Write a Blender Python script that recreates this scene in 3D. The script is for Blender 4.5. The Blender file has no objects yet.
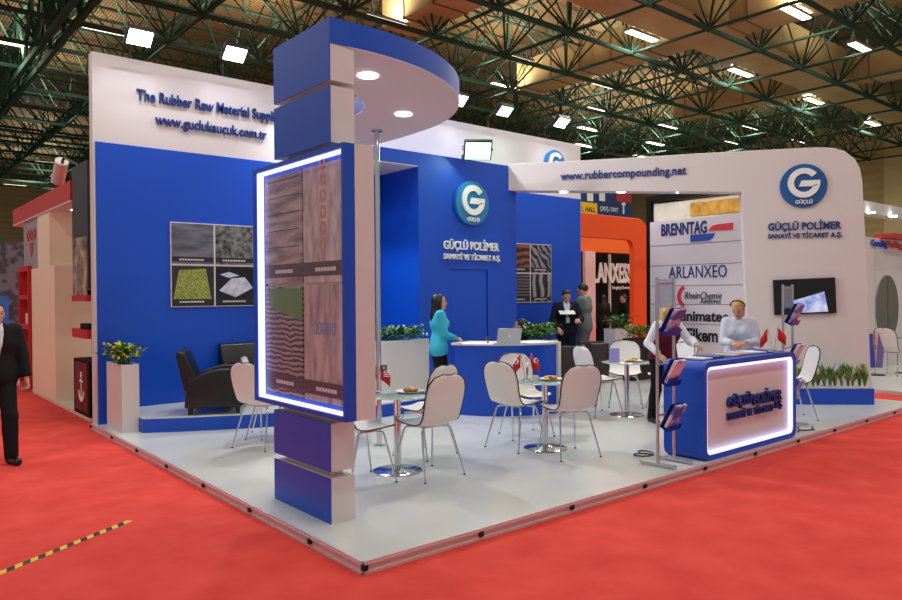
import bpy, bmesh, math, random
import numpy as np
from mathutils import Vector, Matrix
random.seed(7)
SC = bpy.context.scene
COL = SC.collection
PI = math.pi

# ------------------------------------------------------------------ camera
YAW, PITCH, ROLL, FPX = 0.8760, -0.0085, -0.0070, 724.43
CAM = np.array([-2.522, -3.924, 1.792])
FW = np.array([math.cos(YAW)*math.cos(PITCH), math.sin(YAW)*math.cos(PITCH), math.sin(PITCH)])
_r = np.array([math.sin(YAW), -math.cos(YAW), 0.0]); _u = np.cross(_r, FW)
RT = _r*math.cos(ROLL) + _u*math.sin(ROLL)
UP = -_r*math.sin(ROLL) + _u*math.cos(ROLL)
cd = bpy.data.cameras.new('camera'); cam = bpy.data.objects.new('camera', cd); COL.objects.link(cam)
cd.sensor_width = 36.0; cd.lens = FPX/902*36; cd.clip_end = 300
M4 = Matrix.Identity(4)
for i in range(3):
    M4[i][0], M4[i][1], M4[i][2], M4[i][3] = RT[i], UP[i], -FW[i], CAM[i]
cam.matrix_world = M4
SC.camera = cam

# ------------------------------------------------------------------ world, exposure
w = bpy.data.worlds.new('hall_ambient'); SC.world = w; w.use_nodes = True
bg = w.node_tree.nodes['Background']
bg.inputs[0].default_value = (1.0, 0.97, 0.93, 1); bg.inputs[1].default_value = 0.62
SC.view_settings.view_transform = 'Standard'; SC.view_settings.look = 'None'
SC.view_settings.exposure = -0.68; SC.view_settings.gamma = 1.0; SC.view_settings.use_curve_mapping = False
HALL_LAMP_W = 330.0        # each fluorescent fixture under the roof
DECK_FILL = 0.8             # added upward fill that brightens the deck, as a share of lamp power
FLOOD_W = 28.0              # each floodlight on the stand

def at(px, py, **k):
    d = FW + RT*(px-451)/FPX + UP*(300-py)/FPX
    a, v = list(k.items())[0]
    if a == 'd': return CAM + d*v
    if a == 'n':                                   # n=(point, normal)
        p, n = np.array(v[0], float), np.array(v[1], float)
        return CAM + d*(((p-CAM) @ n)/(d @ n))
    i = 'xyz'.index(a)
    return CAM + d*((v-CAM[i])/d[i])

# ------------------------------------------------------------------ materials
def lin(c):
    c = c/255.0
    return c/12.92 if c <= 0.04045 else ((c+0.055)/1.055)**2.4
def rgb(r, g, b): return (lin(r), lin(g), lin(b), 1)
MATS = {}
def mat(name, col, rough=0.5, metal=0.0, emit=0.0, trans=0.0, spec=0.5, coat=0.0, alpha=1.0):
    if name in MATS: return MATS[name]
    m = bpy.data.materials.new(name); m.use_nodes = True
    b = m.node_tree.nodes['Principled BSDF']; c = rgb(*col)
    b.inputs['Base Color'].default_value = c; b.inputs['Roughness'].default_value = rough
    b.inputs['Metallic'].default_value = metal; b.inputs['Specular IOR Level'].default_value = spec
    b.inputs['Transmission Weight'].default_value = trans; b.inputs['Coat Weight'].default_value = coat
    b.inputs['Alpha'].default_value = alpha
    if emit: b.inputs['Emission Color'].default_value = c; b.inputs['Emission Strength'].default_value = emit
    MATS[name] = m
    return m
def noisy(name, c1, c2, scale=8, rough=0.6, bump=0.0, detail=4, stretch=(1,1,1), spec=0.4, lo=0.35, hi=0.65):
    m = mat(name, c1, rough, spec=spec); nt = m.node_tree; b = nt.nodes['Principled BSDF']
    tc = nt.nodes.new('ShaderNodeTexCoord'); mp = nt.nodes.new('ShaderNodeMapping'); mp.inputs['Scale'].default_value = stretch
    n = nt.nodes.new('ShaderNodeTexNoise'); n.inputs['Scale'].default_value = scale; n.inputs['Detail'].default_value = detail
    r = nt.nodes.new('ShaderNodeValToRGB')
    r.color_ramp.elements[0].color = rgb(*c1); r.color_ramp.elements[1].color = rgb(*c2)
    r.color_ramp.elements[0].position = lo; r.color_ramp.elements[1].position = hi
    nt.links.new(tc.outputs['Object'], mp.inputs['Vector']); nt.links.new(mp.outputs[0], n.inputs['Vector'])
    nt.links.new(n.outputs['Fac'], r.inputs[0]); nt.links.new(r.outputs[0], b.inputs['Base Color'])
    if bump:
        bp_ = nt.nodes.new('ShaderNodeBump'); bp_.inputs['Strength'].default_value = bump; bp_.inputs['Distance'].default_value = 0.02
        nt.links.new(n.outputs['Fac'], bp_.inputs['Height']); nt.links.new(bp_.outputs[0], b.inputs['Normal'])
    return m
def waved(name, c1, c2, scale, axis='X', rough=0.6, dist=0.0, bump=0.0, lo=0.4, hi=0.6, dscale=1.0):
    m = mat(name, c1, rough); nt = m.node_tree; b = nt.nodes['Principled BSDF']
    tc = nt.nodes.new('ShaderNodeTexCoord'); wv = nt.nodes.new('ShaderNodeTexWave')
    wv.bands_direction = axis; wv.inputs['Scale'].default_value = scale; wv.inputs['Distortion'].default_value = dist
    wv.inputs['Detail Scale'].default_value = dscale
    r = nt.nodes.new('ShaderNodeValToRGB')
    r.color_ramp.elements[0].color = rgb(*c1); r.color_ramp.elements[1].color = rgb(*c2)
    r.color_ramp.elements[0].position = lo; r.color_ramp.elements[1].position = hi
    nt.links.new(tc.outputs['Object'], wv.inputs['Vector']); nt.links.new(wv.outputs['Fac'], r.inputs[0])
    nt.links.new(r.outputs[0], b.inputs['Base Color'])
    if bump:
        bp_ = nt.nodes.new('ShaderNodeBump'); bp_.inputs['Strength'].default_value = bump; bp_.inputs['Distance'].default_value = 0.05
        nt.links.new(wv.outputs['Fac'], bp_.inputs['Height']); nt.links.new(bp_.outputs[0], b.inputs['Normal'])
    return m

CARPET = noisy('red_carpet', (212, 70, 63), (223, 82, 74), 3.0, 0.95, 0.15, 8, spec=0.1)
LAMINATE = noisy('white_laminate', (205, 211, 212), (212, 216, 214), 1.2, 0.2, spec=0.5)
WHITE = mat('white_paint', (216, 211, 212), 0.5)
BLUE = mat('blue_paint', (1, 74, 196), 0.42)
DBLUE = mat('deep_blue_print', (34, 52, 168), 0.4)
LETTER = mat('blue_letter', (6, 48, 130), 0.5)
LWHITE = mat('white_letter', (240, 242, 240), 0.4)
ALU = mat('aluminium', (196, 196, 200), 0.3, 0.9)
CHROME = mat('chrome', (205, 208, 212), 0.12, 1.0)
BLACK = mat('black_plastic', (18, 18, 20), 0.4)
LEATHER = mat('black_leather', (17, 17, 19), 0.38)
LED = mat('led_strip', (200, 205, 255), 0.4, emit=3.0)
LAMPFACE = mat('lamp_glass', (255, 253, 246), 0.4, emit=14.0)
TUBE = mat('fluorescent_tube', (255, 246, 226), 0.4, emit=7.0)
STEEL = mat('green_steel', (50, 74, 62), 0.9, spec=0.1)
DUCT = noisy('tan_duct', (164, 142, 98), (180, 156, 110), 0.6, 0.6)
LEAF = mat('leaf_green', (58, 132, 44), 0.5); LEAF2 = mat('leaf_dark', (40, 96, 40), 0.5); LEAF3 = mat('leaf_lime', (146, 172, 60), 0.5)
SOIL = noisy('white_gravel', (205, 205, 200), (235, 235, 230), 60, 0.9)
RED = mat('red_paint', (190, 36, 34), 0.45)
ORANGE = mat('orange_paint', (232, 84, 14), 0.5)
SHELL = mat('chair_shell', (226, 222, 221), 0.32)
GLASS = mat('green_glass', (206, 228, 218), 0.08, trans=0.55)
SKIN = mat('skin', (202, 150, 124), 0.55); HAIRB = mat('black_hair', (20, 17, 17), 0.5); HAIRY = mat('blonde_hair', (196, 160, 84), 0.5)
EYE = mat('eye_dark', (30, 24, 22), 0.3); LIP = mat('lip', (168, 84, 80), 0.5)
CREAM = mat('cream_paint', (240, 222, 196), 0.5)

# ------------------------------------------------------------------ mesh building
ORG = {}
class MB:
    def __init__(s): s.v = []; s.f = []; s.mi = []; s.cur = 0
    def add(s, vs, fs):
        n = len(s.v); s.v += [tuple(map(float, v)) for v in vs]
        for f in fs: s.f.append([n+i for i in f]); s.mi.append(s.cur)
        return s
    def box(s, a, b):
        x0, y0, z0 = a; x1, y1, z1 = b
        return s.add([(x0,y0,z0),(x1,y0,z0),(x1,y1,z0),(x0,y1,z0),(x0,y0,z1),(x1,y0,z1),(x1,y1,z1),(x0,y1,z1)],
                     [(0,3,2,1),(4,5,6,7),(0,1,5,4),(1,2,6,5),(2,3,7,6),(3,0,4,7)])
    def obox(s, c, size, R=None):
        sx, sy, sz = [q/2 for q in size]
        R = np.eye(3) if R is None else np.array(R)
        vs = [np.array(c) + R @ np.array((i*sx, j*sy, k*sz)) for k in (-1,1) for i, j in ((-1,-1),(1,-1),(1,1),(-1,1))]
        return s.add(vs, [(0,3,2,1),(4,5,6,7),(0,1,5,4),(1,2,6,5),(2,3,7,6),(3,0,4,7)])
    def cyl(s, a, b, r0, r1=None, n=12, cap=True):
        r1 = r0 if r1 is None else r1
        a = np.array(a, float); b = np.array(b, float); d = b-a; d /= max(np.linalg.norm(d), 1e-9)
        h = np.array((0,0,1.0)) if abs(d[2]) < 0.9 else np.array((1.0,0,0))
        e1 = np.cross(d, h); e1 /= np.linalg.norm(e1); e2 = np.cross(d, e1)
        vs = []
        for p, r in ((a, r0), (b, r1)):
            for i in range(n):
                t = 2*PI*i/n; vs.append(p + r*(e1*math.cos(t) + e2*math.sin(t)))
        fs = [(i, n+i, n+(i+1) % n, (i+1) % n) for i in range(n)]
        if cap: fs += [tuple(range(n)), tuple(range(2*n-1, n-1, -1))]
        return s.add(vs, fs)
    def tube(s, pts, r, n=8, closed=False):
        pts = [np.array(p, float) for p in pts]; m = len(pts); vs = []
        prev = None
        for i in range(m):
            if closed: d = pts[(i+1) % m]-pts[i-1]
            else: d = pts[min(i+1, m-1)]-pts[max(i-1, 0)]
            d /= max(np.linalg.norm(d), 1e-9)
            if prev is None:
                h = np.array((0,0,1.0)) if abs(d[2]) < 0.9 else np.array((1.0,0,0))
                e1 = np.cross(d, h)
            else: e1 = prev - d*(prev @ d)
            e1 /= max(np.linalg.norm(e1), 1e-9); prev = e1; e2 = np.cross(d, e1)
            rr = r[i] if hasattr(r, '__len__') else r
            for k in range(n):
                t = 2*PI*k/n; vs.append(pts[i] + rr*(e1*math.cos(t)+e2*math.sin(t)))
        fs = []
        for i in range(m if closed else m-1):
            j = (i+1) % m
            for k in range(n): fs.append((i*n+k, i*n+(k+1) % n, j*n+(k+1) % n, j*n+k))
        if not closed: fs += [tuple(range(n-1, -1, -1)), tuple(range((m-1)*n, m*n))]
        return s.add(vs, fs)
    def lathe(s, prof, c=(0,0,0), n=32, a0=0, a1=2*PI):
        c = np.array(c, float); full = abs(a1-a0-2*PI) < 1e-6; m = n if full else n+1; vs = []; fs = []
        for r, z in prof:
            for i in range(m):
                t = a0+(a1-a0)*i/n; vs.append(c + np.array((r*math.cos(t), r*math.sin(t), z)))
        for j in range(len(prof)-1):
            for i in range(n):
                k = (i+1) % m
                fs.append((j*m+i, j*m+k, (j+1)*m+k, (j+1)*m+i))
        return s.add(vs, fs)
    def prism(s, poly, fr, t0, t1):
        """poly of 2D points; fr=(origin, ex, ey, ez); extruded along ez from t0 to t1"""
        o, ex, ey, ez = [np.array(q, float) for q in fr]; n = len(poly)
        vs = [o+ex*p[0]+ey*p[1]+ez*t0 for p in poly] + [o+ex*p[0]+ey*p[1]+ez*t1 for p in poly]
        fs = [tuple(range(n-1, -1, -1)), tuple(range(n, 2*n))] + [(i, (i+1) % n, n+(i+1) % n, n+i) for i in range(n)]
        return s.add(vs, fs)
    def ring(s, outer, inner, fr, t0, t1):
        o, ex, ey, ez = [np.array(q, float) for q in fr]; n = len(outer); vs = []
        for poly, t in ((outer, t0), (inner, t0), (outer, t1), (inner, t1)):
            vs += [o+ex*p[0]+ey*p[1]+ez*t for p in poly]
        fs = []
        for i in range(n):
            j = (i+1) % n
            fs += [(i, n+i, n+j, j), (2*n+i, 2*n+j, 3*n+j, 3*n+i), (i, j, 2*n+j, 2*n+i), (n+i, 3*n+i, 3*n+j, n+j)]
        return s.add(vs, fs)
    def ell(s, c, r, n=12, R=None):
        c = np.array(c, float); r = np.array([r]*3 if not hasattr(r, '__len__') else r, float); R = np.eye(3) if R is None else R
        vs = [c + R @ (r*np.array((0,0,1)))]; m = n//2
        for i in range(1, m):
            a = PI*i/m
            for k in range(n):
                t = 2*PI*k/n; vs.append(c + R @ (r*np.array((math.sin(a)*math.cos(t), math.sin(a)*math.sin(t), math.cos(a)))))
        vs.append(c + R @ (r*np.array((0,0,-1)))); L = len(vs)-1; fs = []
        for k in range(n): fs.append((0, 1+k, 1+(k+1) % n))
        for i in range(m-2):
            for k in range(n): fs.append((1+i*n+k, 1+(i+1)*n+k, 1+(i+1)*n+(k+1) % n, 1+i*n+(k+1) % n))
        for k in range(n): fs.append((L, 1+(m-2)*n+(k+1) % n, 1+(m-2)*n+k))
        return s.add(vs, fs)
    def build(s, name, m, parent=None, smooth=False, bevel=0.0, seg=2, fix=True):
        o0 = ORG.get(parent.name, np.zeros(3)) if parent else np.zeros(3)
        me = bpy.data.meshes.new(name)
        me.from_pydata([tuple(np.array(v)-o0) for v in s.v], [], s.f)
        for q in (m if isinstance(m, (list, tuple)) else [m]): me.materials.append(q)
        me.polygons.foreach_set('material_index', s.mi)
        if fix or bevel:
            bm = bmesh.new(); bm.from_mesh(me)
            if fix: bmesh.ops.recalc_face_normals(bm, faces=bm.faces)
            if bevel:
                es = [e for e in bm.edges if len(e.link_faces) == 2 and e.calc_face_angle(0) > 0.6]
                bmesh.ops.bevel(bm, geom=es, offset=bevel, segments=seg, profile=0.5, affect='EDGES', clamp_overlap=True)
            bm.to_mesh(me); bm.free()
        if smooth:
            me.polygons.foreach_set('use_smooth', [True]*len(me.polygons))
            try: me.set_sharp_from_angle(angle=math.radians(50))
            except Exception: pass
        o = bpy.data.objects.new(name, me); COL.objects.link(o)
        if parent: o.parent = parent; ORG[o.name] = o0
        return o

def tag(o, label=None, cat=None, group=None, kind=None):
    if label: o['label'] = label
    if cat: o['category'] = cat
    if group: o['group'] = group
    if kind: o['kind'] = kind
    return o
def thing(name, label, cat, loc=(0,0,0), rotz=0.0, group=None, world=False):
    """Empty at the thing's base; world=True: its parts are given in world coordinates"""
    o = bpy.data.objects.new(name, None); COL.objects.link(o); o.empty_display_size = 0.1
    o.location = [float(q) for q in loc]; o.rotation_euler = (0, 0, rotz)
    ORG[o.name] = np.array(loc, float) if world else np.zeros(3)
    return tag(o, label, cat, group)
def struct(o): o['kind'] = 'structure'; return o
def dup(root, loc=None, rotz=None, label=None, group=None):
    def cp(o, par):
        c = o.copy(); COL.objects.link(c)
        if par: c.parent = par
        for ch in list(o.children): cp(ch, c)
        return c
    r = cp(root, None)
    if loc is not None: r.location = [float(q) for q in loc]
    if rotz is not None: r.rotation_euler = (0, 0, rotz)
    if label: r['label'] = label
    if group: r['group'] = group
    return r
def rrect(x0, y0, x1, y1, r, n=6):
    pts = []
    for cx, cy, a in ((x1-r, y0+r, -90), (x1-r, y1-r, 0), (x0+r, y1-r, 90), (x0+r, y0+r, 180)):
        for i in range(n+1):
            t = math.radians(a+90*i/n); pts.append((cx+r*math.cos(t), cy+r*math.sin(t)))
    return pts
def text_mesh(name, s, m, left, right, up_h, ext=0.012, bold=0.0, parent=None, normal_off=0.0, shear=0.0):
    """flat lettering whose bottom-left is `left`, whose bottom-right is `right`, with overall height up_h; returns mesh object (world coords)"""
    cu = bpy.data.curves.new(name, 'FONT'); cu.body = s; cu.extrude = 0.5; cu.offset = bold; cu.resolution_u = 3; cu.shear = shear
    to = bpy.data.objects.new(name, cu); COL.objects.link(to)
    bpy.context.view_layer.update()
    me = bpy.data.meshes.new_from_object(to.evaluated_get(bpy.context.evaluated_depsgraph_get()))
    bpy.data.objects.remove(to); bpy.data.curves.remove(cu)
    n = len(me.vertices); a = np.zeros(n*3); me.vertices.foreach_get('co', a); a = a.reshape(-1, 3)
    lo, hi = a.min(0), a.max(0)
    left = np.array(left, float); right = np.array(right, float)
    ex = right-left; L = np.linalg.norm(ex); ex /= L; ez = np.array((0,0,1.0)); ez = ez-ex*(ez@ex); ez /= np.linalg.norm(ez); en = np.cross(ex, ez)
    q = (a-lo)/(hi-lo+1e-9)
    co = left + q[:, :1]*L*ex + q[:, 1:2]*up_h*ez + ((q[:, 2:3])*ext+normal_off)*en
    o0 = ORG.get(parent.name, np.zeros(3)) if parent else np.zeros(3)
    me.vertices.foreach_set('co', (co-o0).ravel()); me.update(); me.materials.clear(); me.materials.append(m); me.name = name
    me.polygons.foreach_set('material_index', [0]*len(me.polygons))
    o = bpy.data.objects.new(name, me); COL.objects.link(o)
    if parent: o.parent = parent; ORG[o.name] = o0
    return o

# ================================================================== HALL
b = MB().box((-16, -14, -0.1), (52, 82, -0.012)); struct(b.build('floor', noisy('hall_concrete', (150,146,138), (166,162,152), 1.5, 0.7)))
b = MB().box((-5.5, -6.5, -0.011), (17.5, 24, 0)); struct(b.build('floor_carpet', CARPET))
DECK = waved('roof_deck', (146, 119, 78), (104, 84, 54), 2.6, 'X', 0.7, bump=0.5, lo=0.2, hi=0.8)
b = MB().box((-16, -14, 13.6), (52, 82, 13.8)); struct(b.build('ceiling', DECK))
HALLW = waved('tan_cladding', (196, 174, 122), (186, 164, 114), 0.55, 'Z', 0.7)
b = MB().box((52, -14, -0.1), (52.3, 82, 13.8)); struct(b.build('wall_right', HALLW))
b = MB().box((-16, 82, -0.1), (52, 82.3, 13.8)); struct(b.build('wall_far', HALLW))
for i, yy in enumerate((0.5, 7.0, 13.5, 20.0, 26.5)):
    b = MB().box((50.9, yy, 0), (51.99, yy+1.3, 13.6)); struct(b.build('trim_%d' % (i+1), mat('pilaster_tan', (206, 184, 136), 0.7)))

# space frame: bottom chords at z 10.5, top chords at 12.9
def space_frame():
    mb = MB(); zx, zt = 10.5, 12.9
    xs = [19.49+3.35*k for k in range(-8, 10)]; ys = [9.05+3.1*k for k in range(-3, 18)]
    x0, x1, y0, y1 = xs[0], xs[-1], ys[0], ys[-1]
    for y in ys: mb.cyl((x0, y, zx), (x1, y, zx), 0.085, n=6, cap=False)
    for x in xs: mb.cyl((x, y0, zx), (x, y1, zx), 0.055, n=5, cap=False)
    for y in ys[:-1]: mb.cyl((x0, y+1.55, zt), (x1, y+1.55, zt), 0.06, n=5, cap=False)
    for x in xs[:-1]: mb.cyl((x+1.67, y0, zt), (x+1.67, y1, zt), 0.06, n=5, cap=False)
    for i, x in enumerate(xs):
        for j, y in enumerate(ys):
            if (x > 40 and y > 45): continue
            for sx, sy in ((1,1),(1,-1),(-1,1),(-1,-1)):
                p = (x+1.67*sx, y+1.55*sy, zt)
                if x0 <= p[0] <= x1 and y0 <= p[1] <= y1: mb.cyl((x, y, zx), p, 0.04, n=4, cap=False)
            for sx, sy in ((1.67,0),(-1.67,0),(0,1.55),(0,-1.55)):
                mb.cyl((x, y, zx), (x+sx, y+sy, zt-0.3), 0.03, n=4, cap=False)
            mb.ell((x, y, zx), 0.13, 6)
    # secondary lattice near the deck
    for y in ys[:-1]:
        for k in range(len(xs)*2):
            xa = x0+k*1.675
            mb.cyl((xa, y+0.4, zt-0.9), (xa+0.84, y+1.2, zt+0.5), 0.03, n=4, cap=False)
            mb.cyl((xa+0.84, y+1.2, zt+0.5), (xa+1.67, y+0.4, zt-0.9), 0.03, n=4, cap=False)
        mb.cyl((x0, y+0.4, zt-0.9), (x1, y+0.4, zt-0.9), 0.045, n=5, cap=False)
    return mb
o = space_frame().build('space_frame', STEEL, fix=False)
tag(o, 'dark green steel space frame of tubes hanging under the hall roof', 'roof truss')
# the heavy lattice girder on the left
g = thing('lattice_girder', 'heavy dark lattice girder crossing the hall roof at the upper left', 'girder', (2.7, 40, 10.2), world=True)
b = MB()
for xx in (2.5, 2.95): b.box((xx-0.07, 8, 10.05), (xx+0.07, 75, 10.25))
b.build('bottom_chord', STEEL, g)
b = MB()
for xx in (2.5, 2.95): b.box((xx-0.08, 8, 12.1), (xx+0.08, 75, 12.3))
b.build('top_chord', STEEL, g)
b = MB()
for xx in (2.5, 2.95):
    for k in range(33):
        y = 8+2*k; b.cyl((xx, y, 10.3), (xx, y+1, 12.1), 0.07, n=4); b.cyl((xx, y+1, 12.1), (xx, y+2, 10.3), 0.07, n=4)
b.build('lattice', STEEL, g)

# ducts
b = MB().box((4, 9.3, 11.0), (50, 11.3, 12.3)); tag(b.build('air_duct', DUCT), 'wide tan air duct running to the right along the roof', 'duct')
for (x0, y0, y1, lab) in ((20.9, 11.32, 19.4, 'tan branch duct ending in a box end above the right floodlight'),
                          (31.2, 11.32, 18.0, 'tan branch duct behind the white portal beam, between two rows of lamps'),
                          (11.9, 11.32, 17.0, 'tan branch duct above the round blue canopy'),
                          (21.2, 1.0, 9.28, 'tan branch duct cut by the top edge of the photo'),
                          (31.6, 1.0, 9.28, 'tan branch duct at the upper right, beside the lamp at the right edge')):
    t = thing('branch_duct', lab, 'duct', (x0+.7, (y0+y1)/2, 11.05), world=True)
    MB().box((x0, y0, 11.05), (x0+1.4, y1, 12.25)).build('duct_body', DUCT, t)
    k = y0+1.2
    while k < y1:
        MB().box((x0-0.03, k, 11.02), (x0+1.43, k+0.06, 12.28)).build('joint_flange', mat('duct_joint', (118, 100, 74), 0.6), t); k += 1.6

# fluorescent fixtures: where the photo shows them, then the same grid over the stand and behind the viewer
LAMPS = [(1.85,26.2),(4.46,22.7),(7.5,19.4),(4.73,29.0),(4.77,35.4),(10.3,22.6),(8.05,51.4),(8.05,58),(8.1,64.2),(10.84,60.8),
         (11.35,16.05),(19.24,11.5),(16.5,16.1),(17.5,16.05),(19.8,19.05),(23.17,16.17),(26.28,19.16),(29.2,22.1),(32.58,25.2),(32.2,19.1),
         (35.57,22.16),(38.5,25.2),(21.4,7.07),(26.7,7.1),(26.1,11.5),(33.1,11.6),(40.5,11.7),(36,16.2),(38.9,19.2),(41.8,16.2)]
N_SEEN = len(LAMPS)
LAMPS += [(-6,-4),(-6,3),(-6,10),(-6,18),(1,-4),(1,3),(1,10.5),(8,-4),(8,3),(8,9),(14.5,-4),(14.5,3),(14.5,7.5),(21,-1),(-6,27),(28,0)]
proto = thing('ceiling_light', 'long fluorescent fitting glowing under the hall roof', 'ceiling light', (0,0,10.9), 0, 'fluorescent fittings under the roof')
MB().box((-0.85,-0.18,0.0), (0.85,0.18,0.1)).build('housing', mat('lamp_housing', (150,146,136), 0.5), proto, bevel=0.02)
MB().box((-0.8,-0.14,-0.03), (0.8,0.14,-0.001)).build('diffuser', TUBE, proto)
for hx in (-0.6, 0.6): MB().cyl((hx,0,0.1), (hx,0,1.6), 0.012, n=5).build('hanger', BLACK, proto)
for i, (x, y) in enumerate(LAMPS):
    o = proto if i == 0 else dup(proto)
    o.location = (x, y, 10.9)
    ld = bpy.data.lights.new('fluorescent_light', 'AREA'); ld.shape = 'RECTANGLE'; ld.size = 1.6; ld.size_y = 0.28
    ld.energy = HALL_LAMP_W*(1.0 if i >= N_SEEN else 0.7); ld.color = (1.0, 0.95, 0.86)
    ud = bpy.data.lights.new('deck_fill_light', 'AREA'); ud.shape = 'RECTANGLE'; ud.size = 1.6; ud.size_y = .28; ud.energy = HALL_LAMP_W*DECK_FILL; ud.color = (1.0,.9,.72)  # extra upward light added above each fitting to brighten the deck
    uo = bpy.data.objects.new('deck_fill_light', ud); COL.objects.link(uo); uo.location = (x, y, 11.03); uo.rotation_euler = (PI,0,0)
    lo = bpy.data.objects.new('fluorescent_light', ld); COL.objects.link(lo); lo.location = (x, y, 10.85)

# ================================================================== THE STAND
F = 0.08
b = MB().prism([(0,0),(10.02,0),(10.02,6.66),(0,6.66)], ((0,0,0),(1,0,0),(0,1,0),(0,0,1)), 0.0, F)
struct(b.build('floor_stand', LAMINATE))
def edging(name, p, q, nrm, n):
    p = np.array(p, float); q = np.array(q, float); d = (q-p)/np.linalg.norm(q-p); nrm = np.array(nrm, float)
    mb = MB(); L = np.linalg.norm(q-p); z = np.array((0,0,1.0))
    for z0, z1, t in ((0.0,0.016,0.022),(0.016,0.055,0.012),(0.055,0.07,0.022),(0.07,0.083,0.016)):
        mb.prism([(0,z0),(L,z0),(L,z1),(0,z1)], (p, d, z, nrm), 0.001, t)
    mb.cur = 1
    for k in range(n+1):
        c = p+d*min(k*1.0, L-0.02); mb.obox(c+nrm*0.016+z*0.045, (0.035,0.035,0.035))
    return struct(mb.build(name, [mat('edge_profile', (214,196,200), 0.35, 0.3), BLACK]))
edging('trim_11', (0,0,0), (10.02,0,0), (0,-1,0), 10)
edging('trim_12', (0,6.66,0), (0,0,0), (-1,0,0), 6)

# back wall: blue below, white header above
b = MB(); b.box((0,6.5,F), (9.9,6.66,5.04)); b.cur = 1; b.box((0.03,6.485,F), (9.88,6.5,3.85))
struct(b.build('wall_back', [WHITE, BLUE]))
# podium along the wall
pod = [(.3,6.48),(.3,5.49),(.8,5.2),(1.34,4.95),(2.2,4.62),(3.1,4.44),(3.95,4.48),(4.6,4.62),(5.2,4.86),(5.6,5.1),(5.7,5.38),(4.56,5.38),(4.56,6.48)]
b = MB(); fr = ((0,0,0),(1,0,0),(0,1,0),(0,0,1)); b.prism(pod, fr, F, 0.252); b.cur = 1; b.prism(pod, fr, 0.2521, 0.27)
struct(b.build('floor_podium', [BLUE, LAMINATE]))

# storage cabin with the logo
XL, XR, YG = 4.58, 6.8, 5.4
cab = thing('storage_cabin', 'bright blue storage cabin behind the curved desk, with a flush door under the round logo', 'cabin', (5.7,5.9,F), world=True)
dx0, dx1, dz = at(450.5,300,y=YG)[0], at(488,300,y=YG)[0], 2.21
b = MB(); b.box((XL,YG+0.03,F), (XR,6.48,3.86))
b.ring([(XL,F),(XR,F),(XR,4.08),(XL,4.08)], [(dx0,F+.001),(dx1,F+.001),(dx1,dz),(dx0,dz)], ((0,YG,0),(1,0,0),(0,0,1),(0,1,0)), 0.0, 0.03)
b.build('wall_panel', BLUE, cab)
MB().box((dx0+.012,YG+0.016,F+.01), (dx1-.02,YG+0.028,dz-.016)).build('door', BLUE, cab, bevel=0.004)
b = MB(); b.box((3.72,YG,3.862), (XL-.0005,YG+.03,4.08)); b.box((3.72,YG+.0305,3.862), (XR,6.48,4.08)); b.cur = 1; b.box((3.72,YG+.001,3.85), (XL,6.48,3.8615))
b.build('fascia', [BLUE, WHITE], cab)

# white portal with its beam
PL = np.array((6.6,5.42,0.0)); PRt = np.array((9.93,0.67,0.0)); PT = (PRt-PL)/np.linalg.norm(PRt-PL); PN = np.array((PT[1],-PT[0],0.0))   # PN faces the viewer
if PN @ (CAM-PL) < 0: PN = -PN
def onP(px, py): return at(px, py, n=(PL, PN))
def p2(px, py): q = onP(px, py); return ((q-PL) @ PT, q[2])
outer = [(507,164),(560,161.5),(620,158.3),(690,153.8),(760,150),(818,147.2),(832,147.6),(845,151),(855,159),(860,168),(862.5,182),(865.5,240),(868.2,300),(870.3,365)]
pts = [p2(*q) for q in outer]
r1 = pts[-1]; pts.append((r1[0]+0.05, F)); li = p2(746.5,310)
pts += [(li[0]+0.10, F), li, p2(741.5,192), p2(507,190.5)]
por = thing('portal_wall', 'white portal wall with a rounded corner and a long beam over the counter', 'wall panel', (PRt[0]-.7,PRt[1]+1,F), world=True)
Z3 = np.array((0,0,1.0))
MB().prism(pts, (PL, PT, Z3, -PN), 0.0, 0.3).build('portal_body', WHITE, por, bevel=0.006, seg=1)
for px in (563, 621, 681):
    q = onP(px, 190.8) - PN*0.12
    MB().cyl((q[0],q[1],q[2]-0.012+0.0), (q[0],q[1],q[2]+0.002), 0.075, n=18).build('downlight', LAMPFACE, por)

# ------------------------------------------------------------------ pillar with light box and canopy
tw = thing('display_tower', 'tall white and blue tower of stacked blocks with a light box and round canopy', 'display tower', (.33,1.25,F), world=True)
for k, (z0, z1) in enumerate(((F,.42),(.468,.83),(2.92,3.34),(3.378,3.84))):
    q = MB(); q.box((.235,.79 if k < 2 else .755,z0), (.44,1.71 if k < 2 else 1.66,z1)); q.cur = 1
    q.box((.225,.79 if k < 2 else .755,z0), (.2349,1.71 if k < 2 else 1.66,z1)); q.build('block', [WHITE, BLUE], tw)
MB().box((.3,.9,F), (.4,1.55,3.7)).build('core', WHITE, tw)
can = []
for i in range(0, 61):
    a = math.radians(-100.2+100.2*i/60); can.append((.58+1.94*math.cos(a), 2.68+1.94*math.sin(a)))
can[0] = (.2252,.754)
can += [(2.54,3.1),(2.53,3.6),(2.4,4.05),(2.1,4.36),(1.8,4.4),(1.66,3.9),(1.6,3.1),(1.57,2.6),(1.5,2.28),(1.36,2.02),(1.2,1.87),(1.08,1.805),(.8,1.73),(.445,1.68),(.445,.752)]
can[0] = (.4401,.754)
canopy = MB(); canopy.prism(can, ((0,0,0),(1,0,0),(0,1,0),(0,0,1)), 3.652, 3.84); canopy.cur = 1
canopy.prism([(x, y) for x, y in can], ((0,0,0),(1,0,0),(0,1,0),(0,0,1)), 3.646, 3.6519)
cob = canopy.build('canopy', [BLUE, WHITE], tw, smooth=True)
MB().box((.2255,.748,3.652), (.445,.7545,3.84)).build('canopy_fascia', BLUE, tw)
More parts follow.
